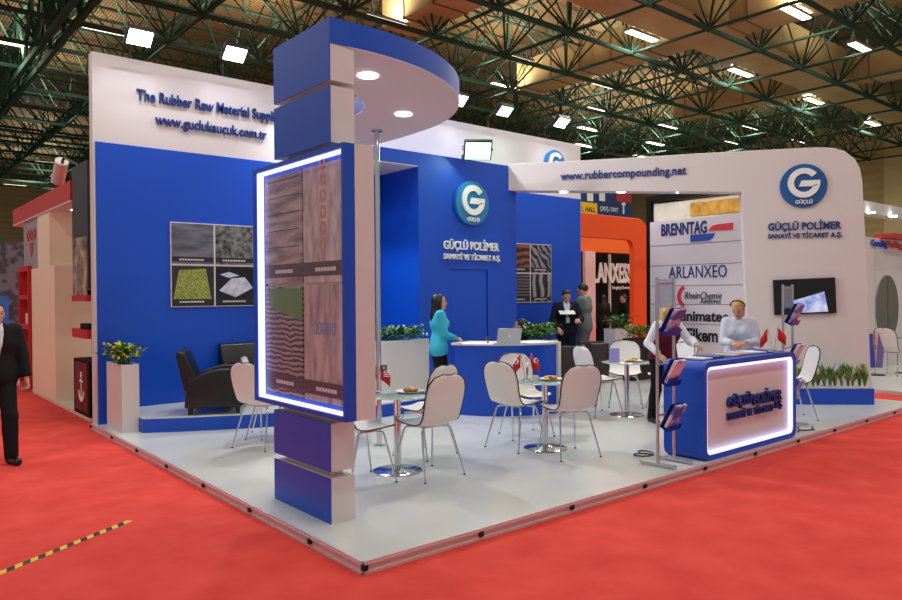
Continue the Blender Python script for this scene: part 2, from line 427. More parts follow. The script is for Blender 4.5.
for px, py in ((368,74.7),(403.5,113.4)):
    q = at(px, py, z=3.65); MB().cyl((q[0],q[1],3.636), (q[0],q[1],3.645), 0.085, n=20).build('downlight', LAMPFACE, cob)
pole = tag(MB().cyl((2.08,2.88,F+.012), (2.08,2.88,3.64), 0.028, n=14).cyl((2.08,2.88,F), (2.08,2.88,F+.012), 0.07, n=18).cyl((2.08,2.88,3.625), (2.08,2.88,3.645), 0.06, n=18).build('support_pole', CHROME, smooth=True),
           'slim chrome pole holding up the round canopy behind the light box', 'pole')
# light box
y0, y1, z0, z1, xf = .525, 2.03, .878, 2.878, .2
lb = MB(); lb.box((.292,y0,z0), (.458,y1,z1)); lbo = lb.build('light_box', WHITE, tw)
FR = ((0,0,0),(0,1,0),(0,0,1),(1,0,0))
def rc(d): return [(y0+d,z0+d),(y1-d,z0+d),(y1-d,z1-d),(y0+d,z1-d)]
MB().ring(rc(0), rc(.035), FR, xf, .2915).build('frame', BLUE, lbo)
MB().ring(rc(.0352), rc(.05), FR, .225, .28).build('led_strip', LED, lbo)
MB().ring(rc(.0505), rc(.085), FR, .28, .2915).build('channel', BLUE, lbo)
PH = [noisy('photo_grey_bales', (112,104,112), (176,164,168), 5, 0.35, stretch=(1,0.6,3.5)),
      noisy('photo_white_sack', (158,148,154), (204,192,196), 7, 0.35, stretch=(1,2,0.7)),
      waved('photo_striped_bales', (74,62,72), (160,146,154), 7.5, 'Z', 0.35, 5, dscale=1.2, lo=0.2, hi=0.8),
      noisy('photo_pale_sack', (140,124,132), (196,178,182), 4, 0.35, stretch=(1,3,0.8))]
ym, zm = (y0+y1)/2, z0+(z1-z0)*.5
yi0, yi1, zi0, zi1 = y0+.085, y1-.085, z0+.085, z1-.085
CAP = mat('caption_band', (84,72,80), 0.35); CAPW = mat('caption_text', (214,208,210), 0.4); PRED = mat('print_red', (190,134,126), 0.4); PBLU = mat('print_blue', (132,142,188), 0.4); PGRN = mat('print_green', (98,136,92), 0.4)
for k, (ya, yb, za, zb) in enumerate(((ym+.012,yi1,zm+.01,zi1),(yi0,ym-.012,zm+.01,zi1),(ym+.012,yi1,zi0,zm-.01),(yi0,ym-.012,zi0,zm-.01))):
    p = MB().box((.276,ya,za), (.2915,yb,zb)).build('photo', PH[k], lbo)
    MB().box((.2745,ya,za+.05), (.2758,yb,za+.16)).build('caption', CAP, p)
    t = MB()
    for j in range(7): t.box((.2735,ya+.16+j*.045,za+.085), (.2744,ya+.195+j*.045,za+.115))
    t.build('caption_text', CAPW, p)
    if k == 1:
        t = MB()
        for j in range(6): t.ring(rrect(.0,.0,.09,.1,.03), rrect(.025,.025,.065,.075,.02), ((0,ya+.3,za+.24+j*.125),(0,1,0),(0,0,1),(1,0,0)), .2735, .2755)
        t.build('print_mark', PRED, p)
    if k == 3:
        t = MB()
        for j in range(5): t.ring(rrect(0,0,.055,.1,.02), rrect(.016,.02,.04,.08,.01), ((0,ya+.17+j*.07,za+.52),(0,1,0),(0,0,1),(1,0,0)), .2735, .2755)
        t.build('print_mark', PBLU, p)
    if k == 2:
        MB().prism([(ya,za+.62),(ya,zb-.02),(ya+.4,zb-.02),(yb-.02,za+.86),(yb-.1,za+.72)], FR, .2735, .2755).build('print_mark', PGRN, p)
    if k == 0:
        t = MB()
        for j in range(5): t.box((.2735,ya+.04,za+.3+j*.14), (.2755,yb-.05,za+.306+j*.14))
        t.build('print_line', mat('print_line', (92,80,88), 0.4), p)

# ------------------------------------------------------------------ lettering
def sign(name, s, m, left, right, h, label, ext=0.03, bold=0.02, off=0.004, cat='sign lettering', shear=0.0):
    o = text_mesh(name, s, m, left, right, h, ext, bold, normal_off=off, shear=shear); tag(o, label, cat); return o
YB = 6.5
a0 = at(136.5,100.5,y=YB); a1 = at(274.5,121.5,y=YB); a1 = a0+(a1-a0)*(32/30.0); a1[2] = a0[2]
sign('sign_lettering', 'The Rubber Raw Material Supplier', LETTER, a0-np.array((0,0,.04)), a1-np.array((0,0,.04)), .2, 'blue raised slogan lettering on the white header of the left wall', .03, .012)
a0 = at(155,125.5,y=YB); a1 = at(266,138,y=YB); a1[2] = a0[2]
sign('sign_lettering', 'www.guclukaucuk.com.tr', LETTER, a0-np.array((0,0,.03)), a1-np.array((0,0,.03)), .19, 'blue raised web address under the slogan on the left wall header', .03, .012)
def gucl_logo(label, c, ex, en, R, disc, glyph, thick=0.06, arc_text=True):
    c = np.array(c, float); ex = np.array(ex, float); en = np.array(en, float); z = np.array((0,0,1.0)); fr = (c, ex, z, en)
    t = thing('round_logo', label, 'logo sign', c, world=True)
    circ = lambda r, n=48: [(r*math.cos(2*PI*i/n), r*math.sin(2*PI*i/n)) for i in range(n)]
    MB().prism(circ(R), fr, 0.004, thick).build('disc', disc, t)
    # the G: open ring with a cross bar
    G = []; cy = .13*R; ro, ri = .68*R, .42*R
    a_s, a_e = math.radians(38), math.radians(352)
    outer_ = [(ro*math.cos(a_s+(a_e-a_s)*i/36), cy+ro*math.sin(a_s+(a_e-a_s)*i/36)) for i in range(37)]
    a_e2 = math.radians(335)
    inner_ = [(ri*math.cos(a_e2-(a_e2-a_s)*i/36), cy+ri*math.sin(a_e2-(a_e2-a_s)*i/36)) for i in range(37)]
    mb = MB(); n = 36
    for i in range(n):
        q = [outer_[i], outer_[i+1], inner_[n-1-i], inner_[n-i]]
        mb.prism(q, fr, thick+.001, thick+.03)
    mb.prism([(-.2*R,cy-.17*R),(ri*.9,cy-.17*R),(ri*.98,cy-.1*R),(ro,cy-.1*R),(ro,cy+.1*R),(-.1*R,cy+.1*R)], fr, thick+.001, thick+.0305)
    mb.build('letter_g', glyph, t)
    w_ = .72*R; bt = c+ex*(-w_/2)+z*(-.86*R); text_mesh('logo_word', 'GÜÇLÜ', glyph, bt, bt+ex*w_, .24*R, .02, .02, t, thick+.001)
    return t
LOGOB = mat('logo_blue', (22,88,158), 0.4); LOGOC = mat('logo_light_blue', (40,128,190), 0.35)
lc = at(470.5,203.5,y=YG); gucl_logo('round light blue logo with a large white G on the blue cabin', (lc[0],YG,lc[2]), (1,0,0), (0,-1,0), .375, LOGOC, LWHITE)
a0 = at(443,251,y=YG); a1 = at(498,255.5,y=YG); a1[2] = a0[2]
sign('sign_lettering', 'GÜÇLÜ POLİMER', LWHITE, a0, a1, .225, 'white raised company name under the logo on the blue cabin', .03, .015)
a0 = at(443,259.2,y=YG); a1 = at(499.5,262,y=YG); a1[2] = a0[2]-.03
sign('sign_lettering', 'SANAYİ VE TİCARET A.Ş.', LWHITE, a0-np.array((0,0,.02)), a1, .15, 'white raised second line in small letters on the blue cabin', .03, .015)
lc = at(553.5,165,y=YB); gucl_logo('round light blue logo on the back header, half hidden behind the beam', (lc[0],YB,lc[2]), (1,0,0), (0,-1,0), .31, LOGOC, LWHITE)
lc = onP(803.3,186); gucl_logo('round dark blue logo with white G on the white portal wall', lc, PT, PN, .352, LOGOB, LWHITE, 0.03)
a0 = onP(560.5,181.3); a1 = onP(686,176.8); a1[2] = a0[2]
sign('sign_lettering', 'www.rubbercompounding.net', LETTER, a0-Z3*.03, a1-Z3*.03, .19, 'blue raised web address on the white portal beam', .02, .015)
a0 = onP(768,231.2); a1 = onP(841,229.5); a1[2] = a0[2]
sign('sign_lettering', 'GÜÇLÜ POLİMER', LETTER, a0-Z3*.02, a1-Z3*.02, .19, 'dark blue raised company name above the wall television', .02, .018)
a0 = onP(768,238.8); a1 = onP(842,239); a1[2] = a0[2]
sign('sign_lettering', 'SANAYİ VE TİCARET A.Ş.', LETTER, a0-Z3*.02, a1-Z3*.02, .125, 'dark blue small second line directly above the wall television', .02, .012)

# ------------------------------------------------------------------ photo boards on the blue wall
def photo_board(label, x0, x1, z0, z1, ms):
    t = thing('photo_board', label, 'picture', ((x0+x1)/2,6.485,z0), world=True)
    MB().box((x0,6.465,z0), (x1,6.484,z1)).build('backing', WHITE, t)
    xm, zm = (x0+x1)/2, (z0+z1)/2; g_ = .014
    for k, (a, b_, c, d) in enumerate(((x0,xm,zm,z1),(xm,x1,zm,z1),(x0,xm,z0,zm),(xm,x1,z0,zm))):
        p = MB().box((a+g_,6.46,c+g_), (b_-g_,6.4645,d-g_)).build('photo', ms[k], t)
        MB().box((a+g_,6.458,c+g_+.03), (b_-g_,6.4598,c+g_+.1)).build('caption', mat('caption_dark', (40,34,40), 0.4), p)
        q = MB()
        for j in range(9): q.box((a+.12+j*.04,6.4565,c+.062), (a+.15+j*.04,6.4578,c+.085))
        q.build('caption_text', CAPW, p)
        yield p, (a+g_, b_-g_, c+g_, d-g_)
FX = ((0,6.4599,0),(1,0,0),(0,0,1),(0,-1,0))
gen = list(photo_board('four panel photo board of rubber bales above the black armchair', .99, 2.26, 1.63, 2.84,
      [noisy('photo_wrapped_block', (70,74,92), (120,120,130), 2.5, 0.35, stretch=(1,1,4)), noisy('photo_film_bale', (34,36,40), (132,134,136), 14, 0.35, detail=8),
       noisy('photo_granule_bag', (40,40,44), (56,54,58), 3, 0.35), noisy('photo_dark_ground', (18,18,24), (34,34,44), 3, 0.35)]))
p, (a, b_, c, d) = gen[2]
MB().prism([(a+.02,c+.1),(a+.1,d-.06),(b_-.12,d-.04),(b_-.04,c+.1)], FX, .0, .001).build('print_granules', noisy('print_granules', (96,110,44), (172,178,92), 60, 0.4), p)
p, (a, b_, c, d) = gen[3]
MB().prism([(a+.05,c+.22),(a+.3,c+.12),(b_-.03,c+.26),(b_-.16,c+.42),(a+.24,c+.4)], FX, .0, .001).prism([(a+.06,d-.12),(a+.2,d-.08),(a+.36,d-.13),(a+.2,d-.17)], FX, 0, .001).build('print_sheet', noisy('print_sheet', (168,172,200), (214,216,232), 9, 0.4), p)
gen = list(photo_board('four panel photo board with dark striped pictures right of the blue cabin', 7.62, 8.9, 1.6, 2.81,
      [waved('photo_brown_stack', (48,30,26), (136,84,62), 2, 'Z', 0.35, 6, lo=.2, hi=.8), waved('photo_cord_rolls', (30,30,36), (140,140,150), 3.5, 'DIAGONAL', 0.35, 7, lo=.3, hi=.8),
       waved('photo_grey_stack', (36,34,40), (104,98,104), 5, 'Z', 0.35, 1.5), waved('photo_standing_rolls', (30,30,36), (150,150,160), 1.4, 'X', 0.35, 5, lo=.45, hi=.75)]))

# ------------------------------------------------------------------ floodlights
def flood(label, px, py, yy, wdt, tint, tilt=35, turn=0, power=1.0):
    c = at(px, py, y=yy)
    t = thing('floodlight', label, 'floodlight', c, world=True)
    a = math.radians(tilt); n = np.array((math.sin(math.radians(turn)), -math.cos(a), -math.sin(a))); n /= np.linalg.norm(n)
    ex = np.cross((0,0,1.0), n); ex /= np.linalg.norm(ex); ez = np.cross(n, ex); R = np.array((ex, ez, n)).T
    MB().obox(c-n*.045, (wdt+.05, wdt*.72+.05, .08), R).build('housing', BLACK, t, bevel=.012)
    mb = MB().obox(c+n*.001, (wdt, wdt*.72, .012), R); g_ = mb.build('lamp_glass', mat('lamp_glass_%s' % tint[0], tint[1], 0.4, emit=3.0 if tint[0] == 'green' else 18.0), t)
    br = MB(); wallz = 5.04 if yy > 5.5 else 4.085; wy = 6.58 if yy > 5.5 else 5.45
    br.tube([c-ex*(wdt/2+.04)-n*.04, c-ex*(wdt/2+.04)-n*.16, c+ex*(wdt/2+.04)-n*.16, c+ex*(wdt/2+.04)-n*.04], .012, 6)
    br.tube([c-n*.16, (c[0],wy,c[2]-.02), (c[0],wy,wallz)], .016, 6); br.build('bracket', BLACK, t)
    ld = bpy.data.lights.new('flood_beam', 'AREA'); ld.shape = 'RECTANGLE'; ld.size = wdt; ld.size_y = wdt*.72; ld.energy = FLOOD_W*power; ld.color = tint[2]
    lo = bpy.data.objects.new('flood_beam', ld); COL.objects.link(lo)
    z = -n; M = Matrix(((ex[0],-ez[0],-n[0],c[0]+n[0]*.02),(ex[1],-ez[1],-n[1],c[1]+n[1]*.02),(ex[2],-ez[2],-n[2],c[2]+n[2]*.02),(0,0,0,1)))
    if M.to_3x3().determinant() < 0:
        for i in range(3): M[i][0] = -M[i][0]
    lo.matrix_world = M
Wt = ('white', (255,255,255), (.95,.97,1)); Gt = ('green', (196,255,216), (.62,1,.74)); Vt = ('violet', (236,232,255), (.9,.9,1))
flood('white floodlight on the wall top at the far left', 140, 38, 6.12, .3, Wt, 50)
flood('bluish white floodlight just left of the blue tower top', 235, 54.5, 6.12, .3, Vt, 50)
flood('added floodlight hidden behind the tower to brighten the cabin side', 300, 68, 6.1, .34, Wt, 45, 38, power=9.0)  # unseen lamp, added to light the side wall of the cabin
flood('white floodlight peeping out right of the round canopy', 459, 100.5, 6.1, .3, Wt, 50)
flood('green tinted floodlight above the back header', 505, 111.5, 6.1, .3, Gt, 50)
flood('violet white floodlight above the half hidden logo', 562, 123, 6.1, .3, Vt, 50)
flood('greenish floodlight mounted low on the top of the blue cabin', 478, 151, 5.05, .42, Gt, 44, -30)

# ================================================================== FURNITURE
# ---- curved reception desk
def arc(c, r, a0, a1, n=40): return [(c[0]+r*math.cos(math.radians(a0+(a1-a0)*i/n)), c[1]+r*math.sin(math.radians(a0+(a1-a0)*i/n))) for i in range(n+1)]
DC = (5.3, 4.35)
dk = thing('reception_desk', 'curved bright blue reception desk with a white top in front of the cabin', 'desk', (4.6,3.7,F), world=True)
WF = ((0,0,0),(1,0,0),(0,1,0),(0,0,1))
MB().prism(arc(DC,1.28,199,268)+arc(DC,.86,268,199), WF, F, 1.065).build('curved_front', BLUE, dk)
MB().prism(arc(DC,1.32,197.5,268)+arc(DC,.82,268,197.5), WF, 1.066, 1.10).build('desk_top', WHITE, dk)
a = math.radians(268.2); e = np.array((math.cos(a), math.sin(a))); t_ = np.array((-e[1], e[0]))
q = [np.array(DC)+e*r+t_*s_ for r, s_ in ((.82,.002),(1.325,.002),(1.325,.05),(.82,.05))]
MB().prism(q, WF, F, 1.10).build('end_panel', WHITE, dk)
# on the desk
def laptop(loc, rz, label):
    t = thing('laptop', label, 'laptop', loc, rz)
    SIL = mat('silver_shell', (190,194,198), 0.35, 0.6)
    MB().box((-.11,-.165,0), (.11,.165,.016)).build('base', SIL, t, bevel=.004)
    a = math.radians(20); R = np.array(((math.cos(a),0,math.sin(a)),(0,1,0),(-math.sin(a),0,math.cos(a)))).T
    o = MB().obox((.16,0,.122), (.008,.33,.225), np.array(((math.cos(a),0,math.sin(a)),(0,1,0),(-math.sin(a),0,math.cos(a))))).build('screen', SIL, t, bevel=.003)
    d = np.array((math.cos(a),0,-math.sin(a)))
    MB().cyl(np.array((.16,0,.125))+d*.0042, np.array((.16,0,.125))+d*.0062, .02, n=16).build('lid_emblem', mat('lid_emblem', (236,240,244), 0.3), o)
    return t
lp = at(506,344.5,z=1.10); laptop((lp[0]+.02,lp[1]+.02,1.10), math.radians(-118), 'silver laptop with open lid on the curved reception desk')
PAPER = mat('paper', (236,236,238), 0.6)
q = at(478,344.3,z=1.10); o = MB().obox((q[0],q[1],1.107), (.42,.2,.012), np.array(((.6,.8,0),(-.8,.6,0),(0,0,1)))).build('catalogue', [PAPER]); tag(o, 'white open catalogue lying on the left of the curved desk', 'catalogue')
q = at(536,343.2,z=1.10); o = MB().obox((q[0],q[1],1.107), (.3,.21,.012), np.array(((.9,.4,0),(-.4,.9,0),(0,0,1)))).build('catalogue', [PAPER]); tag(o, 'white brochure lying on the desk right of the laptop', 'catalogue')
q = at(488,344,z=1.10); t = thing('card_holder', 'small dark card holder on the desk beside the laptop', 'card holder', (q[0],q[1],1.10))
MB().lathe([(.0,0),(.04,0),(.035,.012),(.008,.02),(.008,.05)], n=16).build('base', BLACK, t)
MB().box((-.035,-.012,.05), (.035,.012,.1)).build('holder', mat('smoked_plastic', (70,72,66), 0.3), t, bevel=.004)

# ---- chairs
def chair_proto():
    t = thing('dining_chair', 'x', 'chair'); t.scale = (1.1, 1.08, 1.07)
    prof = [(.225,.452),(.205,.466),(.15,.462),(.05,.452),(-.05,.446),(-.12,.452),(-.17,.478),(-.2,.53),(-.222,.6),(-.243,.68),(-.262,.76),(-.278,.83),(-.29,.885),(-.294,.905)]
    hw = [.150,.195,.215,.222,.222,.220,.216,.212,.215,.222,.222,.205,.150,.06]
    n, m = len(prof), 9; top = []; bot = []
    for i, (x, z) in enumerate(prof):
        a = np.array(prof[min(i+1,n-1)])-np.array(prof[max(i-1,0)]); a /= np.linalg.norm(a); nr = np.array((a[1], -a[0]))  # towards the sitter
        if nr[0] < 0 and i > 7: nr = -nr
        nr = np.array((-a[1]*-1, -a[0])) ; nr = np.array((a[1], -a[0])); 
        for k in range(m):
            v = -1+2*k/(m-1); dish = .022*(v*v)
            px, pz = x+nr[0]*dish, z+nr[1]*dish
            top.append((px+nr[0]*.009, v*hw[i], pz+nr[1]*.009)); bot.append((px-nr[0]*.009, v*hw[i], pz-nr[1]*.009))
    mb = MB(); L = n*m; fs = []
    for i in range(n-1):
        for k in range(m-1):
            a_ = i*m+k; fs.append((a_, a_+1, a_+m+1, a_+m)); fs.append((L+a_, L+a_+m, L+a_+m+1, L+a_+1))
    rim = [(0,k) for k in range(m)]+[(i,m-1) for i in range(1,n)]+[(n-1,k) for k in range(m-2,-1,-1)]+[(i,0) for i in range(n-2,0,-1)]
    for q in range(len(rim)):
        a_ = rim[q][0]*m+rim[q][1]; b_ = rim[(q+1) % len(rim)]; b_ = b_[0]*m+b_[1]; fs.append((a_, b_, L+b_, L+a_))
    mb.add(top+bot, fs); sh = mb.build('seat_shell', SHELL, t, smooth=True)
    md = sh.modifiers.new('soft', 'SUBSURF'); md.levels = 1; md.render_levels = 1
    path = [(np.array(top[i*m+k])+np.array(bot[i*m+k]))/2 for i, k in rim]
    MB().tube(path, .0065, 6, True).build('piping', BLACK, t, smooth=True)
    for sx, sy in ((1,1),(1,-1),(-1,1),(-1,-1)):
        x0_ = .12 if sx > 0 else -.11; x1_ = .205 if sx > 0 else -.225
        lg = MB().tube([(x0_*.5,sy*.09,.432),(x0_,sy*.15,.425),(x0_+(x1_-x0_)*.08,sy*.165,.4),(x1_,sy*.225,.006)], [.009,.010,.010,.0075], 8).build('leg', CHROME, t, smooth=True)
        MB().cyl((x1_,sy*.225,0), (x1_,sy*.225,.01), .011, n=10).build('foot_cap', BLACK, lg)
    MB().box((-.06,-.1,.425), (.08,.1,.436)).build('seat_frame', CHROME, t)
    return t
CH = chair_proto(); CH_USED = [False]
def chair(label, x, y, tox, toy, turn=0, group='white chairs around the tables', z=F):
    rz = math.atan2(toy-y, tox-x)+math.radians(turn)
    if not CH_USED[0]:
        CH_USED[0] = True; CH.location = (x,y,z); CH.rotation_euler = (0,0,rz); tag(CH, label, group=group); return CH
    return dup(CH, (x,y,z), rz, label, group)
# ---- tables
def table_proto():
    t = thing('bistro_table', 'x', 'table')
    MB().lathe([(0,.735),(.34,.735),(.35,.741),(.34,.747),(0,.747)], n=48).build('tabletop', GLASS, t, smooth=True)
    MB().cyl((0,0,.03), (0,0,.715), .034, n=20).lathe([(0,.712),(.11,.718),(.11,.733),(0,.734)], n=24).build('column', CHROME, t, smooth=True)
    MB().lathe([(0,.0),(.235,.0),(.24,.008),(.22,.016),(.08,.026),(.045,.04),(0,.04)], n=48).build('base', CHROME, t, smooth=True)
    return t
TA, TB, TC, TD = (1.56,1.80), (3.38,1.55), (5.84,2.28), (1.95,3.72)
TP = table_proto(); TP.location = (*TA,F); tag(TP, 'round glass bistro table nearest the tower, with a small flag stand and yellow snacks', group='round glass bistro tables')
dup(TP, (*TB,F), .4, 'round glass bistro table in the middle, with little red flags on it'); dup(TP, (*TC,F), .8, 'round glass bistro table furthest back, left of the counter and brochure rack'); dup(TP, (*TD,F), .2, 'round glass bistro table hidden behind the tower')
chair('white chair nearest the viewer, right of the first table, its back turned to us', 1.70, 1.50, 1.66, 2.5)
chair('white chair just behind the nearest chair on the right of the first table', 2.2, 2.2, 2.0, 3.2)
chair('white chair seen in part beside the tower, left of the first table', 1.10, 1.72, *TA, turn=-15)
chair('white chair left of the tower, its back towards the armchair', 1.1, 3.76, 2.1, 4.16)
chair('white chair behind the one left of the tower, only its upper back showing', 1.42, 4.28, 2, 3.9)
chair('white chair left of the middle table, seen from behind at an angle', 3.2, 1.82, 4.2, 1.90)
chair('white chair behind the middle table, under the curved desk, facing us', 3.76, 2.2, 3.5, 1.2)
chair('white chair right of the middle table with its pinkish back to us', 3.33, 1.18, *TB, turn=-8)
chair('white chair left of the furthest table, beside the back of the middle right chair', 5.6, 2.58, 6.6, 2.3)
chair('white chair behind the furthest table, facing us', 6.5, 2.8, *TC, turn=0)
chair('white chair right of the furthest table, close to the visitor with long hair', 6.75, 2.2, *TC, turn=-10)
chair('white chair seen from the side right of the blue counter', 7.3, .66, 6.2, 1.5, turn=-8, group=None)
chair('white chair standing behind the furthest table near the portal leg', 8.35, 3.1, 7.2, 3.1, group=None)

# ---- snacks, flags, papers
def bowl(label, x, y, z, sc=1.0):
    t = thing('snack_plate', label, 'snack plate', (x,y,z))
    MB().lathe([(0,.004),(.09*sc,.004),(.125*sc,.022),(.128*sc,.022),(.094*sc,.0),(0,0)], n=28).build('plate', WHITE, t, smooth=True)
    mb = MB(); mb2 = MB(); rr = random.Random(int(x*100))
    for k in range(16):
        a, r = rr.random()*6.28, rr.random()*.075*sc
        (mb if k % 3 else mb2).ell((r*math.cos(a), r*math.sin(a), .02+.02*rr.random()), (.028*sc,.02*sc,.016), 8, np.array(Matrix.Rotation(rr.random()*6, 3, 'Z')))
    o = mb.build('snack', mat('yellow_pastry', (226,182,54), 0.6), t, smooth=True); o['kind'] = 'stuff'
    o = mb2.build('snack', mat('brown_pastry', (150,92,40), 0.6), t, smooth=True); o['kind'] = 'stuff'
ZT = F+.747
bowl('plate of yellow pastries on the table nearest the tower', TA[0]+.14, TA[1]-.02, ZT, 1.1)
bowl('plate of brown and yellow pastries on the middle table', TB[0]+.08, TB[1]-.02, ZT)
bowl('plate of yellow snacks on the furthest table', TC[0]+.06, TC[1]-.06, ZT)
o = MB().lathe([(0,0),(.05,0),(.085,.012),(.083,.014),(.05,.004),(0,.004)], n=24).build('saucer', mat('glass_dish', (176,208,220), 0.15, trans=.4), smooth=True); o.location = (TA[0]+.27,TA[1]-.13,ZT); tag(o, 'pale blue glass dish at the right edge of the first table', 'dish')
o = MB().lathe([(0,0),(.03,0),(.04,.06),(.037,.06),(.028,.004),(0,.004)], n=20).build('cup', WHITE, smooth=True); o.location = (TB[0]-.1,TB[1]+.05,ZT); tag(o, 'small white cup beside the red flags on the middle table', 'cup')
def flag_mesh(x0, y0, zt, dx, dy, h, w_, sag=.4):
    mb = MB(); n = 6; vs = []
    for i in range(n+1):
        u = i/n; vs.append((x0+dx*w_*u, y0+dy*w_*u+.008*math.sin(u*6), zt-sag*w_*u*1.2)); vs.append((x0+dx*w_*u, y0+dy*w_*u+.008*math.sin(u*6+.6), zt-h-sag*w_*u*.8))
    mb.add(vs, [(2*i, 2*i+2, 2*i+3, 2*i+1) for i in range(n)]); return mb
def flags(label, x, y, z, specs, rz=0):
    t = thing('flag_stand', label, 'table flags', (x,y,z), rz)
    MB().lathe([(0,0),(.06,0),(.06,.012),(.02,.022),(0,.024)], n=24).build('base', CHROME, t, smooth=True)
    for k, (dx, dy, c, top) in enumerate(specs):
        ex = np.array((dx, dy)); p = MB().tube([(dx*.01,dy*.01,.02),(dx*.06,dy*.06,top)], .004, 6).build('pole', CHROME, t)
        f = flag_mesh(dx*.06, dy*.06, top-.005, dx, dy, .15, .09, 1.1); fo = f.build('flag', c[0], p, fix=False, smooth=True)
        md = fo.modifiers.new('cloth', 'SOLIDIFY'); md.thickness = .0015
        for kind in c[1:]:
            mid = np.array((dx*.06+dx*.05, dy*.06+dy*.05, top-.085)); nr = np.array((-dy, dx, 0)); 
            if kind == 'crescent':
                e1 = np.array((dx,dy,0)); fr = (mid, e1, (0,0,1), nr)
                o_ = [(.028*math.cos(math.radians(q)), .028*math.sin(math.radians(q))) for q in range(40, 321, 20)]
                i_ = [(.008+.022*math.cos(math.radians(q)), .022*math.sin(math.radians(q))) for q in range(310, 49, -20)]
                MB().prism(o_+i_, fr, -.012, .012).prism([(.02+.012*math.cos(math.radians(90+36*q))*(1 if q % 2 == 0 else .42), .012*math.sin(math.radians(90+36*q))*(1 if q % 2 == 0 else .42)) for q in range(10)], fr, -.012, .012).build('crescent_and_star', LWHITE, fo)
            if kind == 'stripes':
                mb = MB()
                for q in range(4): mb.obox(mid+np.array((dx*.02,dy*.02,-.042+q*.018)), (.085,.014,.008), np.array(((dx,-dy,0),(dy,dx,0),(0,0,1))))
                mb.build('stripe', LWHITE, fo)
            if kind == 'canton':
                MB().obox(mid+np.array((-dx*.02,-dy*.02,.04)), (.055,.016,.05), np.array(((dx,-dy,0),(dy,dx,0),(0,0,1)))).build('canton', mat('flag_navy', (24,30,92), 0.6), fo)
                MB().cyl(mid+np.array((-dx*.02,-dy*.02,.04))-nr*.01, mid+np.array((-dx*.02,-dy*.02,.04))+nr*.01, .014, n=12).build('sun', mat('flag_yellow', (232,206,80), 0.6), fo)
FRED = mat('flag_red', (196,26,30), 0.6); FNAVY = mat('flag_navy', (24,30,92), 0.6); FGRN = mat('flag_green', (28,56,40), 0.6)
vd = np.array((RT[0], RT[1])); vd /= np.linalg.norm(vd)
flags('small stand of table flags with red and white stripes on the first table', TA[0]-.17, TA[1]+.13, ZT, [(vd[0],vd[1],(FRED,'stripes','canton'),.3),(-vd[0],-vd[1],(FGRN,),.31),(-vd[1],vd[0],(FNAVY,),.33)])
flags('bunch of small red flags with crescent and star on the middle table', TB[0]-.17, TB[1]+.12, ZT, [(vd[0],vd[1],(FRED,'crescent'),.31),(-vd[0],-vd[1],(FRED,'crescent'),.3),(vd[1],-vd[0],(FRED,'crescent'),.27)])
q = MB().obox((0,0,.1), (.012,.14,.2), np.array(((.97,0,.25),(0,1,0),(-.25,0,.97)))).build('leaflet_holder', mat('leaflet_lilac', (150,150,214), 0.4), bevel=.002); q.location = (TC[0]-.24,TC[1]+.03,ZT); q.rotation_euler = (0,0,.7); tag(q, 'lilac leaflet standing at the left edge of the furthest table', 'leaflet')

# ---- armchair and sofa on the podium
def lounge(t, W, D=.74, nseat=1):
    """local: sitter faces +X, width along Y"""
    arm = [(-.37,.09),(.33,.09),(.36,.14),(.35,.42),(.33,.52),(.24,.575),(.08,.585),(-.06,.56),(-.18,.51),(-.25,.47),(-.33,.5)]
    for s_ in (1,-1):
        ya, yb = (W/2-.13, W/2) if s_ > 0 else (-W/2, -W/2+.13)
        MB().prism(arm, ((0,0,0),(1,0,0),(0,0,1),(0,1,0)), ya, yb).build('armrest', LEATHER, t, bevel=.025, seg=3, smooth=True)
    MB().box((-.34,-W/2+.132,.09), (.3,W/2-.132,.28)).build('seat_base', LEATHER, t, bevel=.02, smooth=True)
    wseg = (W-.27)/nseat
    for k in range(nseat):
        MB().box((-.2,-W/2+.135+k*wseg+.003,.281), (.34,-W/2+.135+(k+1)*wseg-.003,.42)).build('seat_cushion', LEATHER, t, bevel=.035, seg=3, smooth=True)
    bk = [(-.37,.3),(-.2,.3),(-.24,.5),(-.36,.8),(-.45,.82),(-.47,.78)]
    MB().prism(bk, ((0,0,0),(1,0,0),(0,0,1),(0,1,0)), -W/2+.005, W/2-.005).build('backrest', LEATHER, t, bevel=.03, seg=3, smooth=True)
    for x in (-.3,.28):
        for y in (-W/2+.08, W/2-.08): MB().cyl((x,y,0), (x,y,.09), .028, .034, n=12).build('foot', BLACK, t)
lounge(thing('armchair', 'black leather armchair seen from the side on the blue podium', 'armchair', (1.22,5.42,.271), math.radians(-26)), .72)
lounge(thing('sofa', 'black leather sofa standing against the blue wall behind the armchair', 'sofa', (2.5,6.0,.271), math.radians(-90)), 1.7, nseat=2)

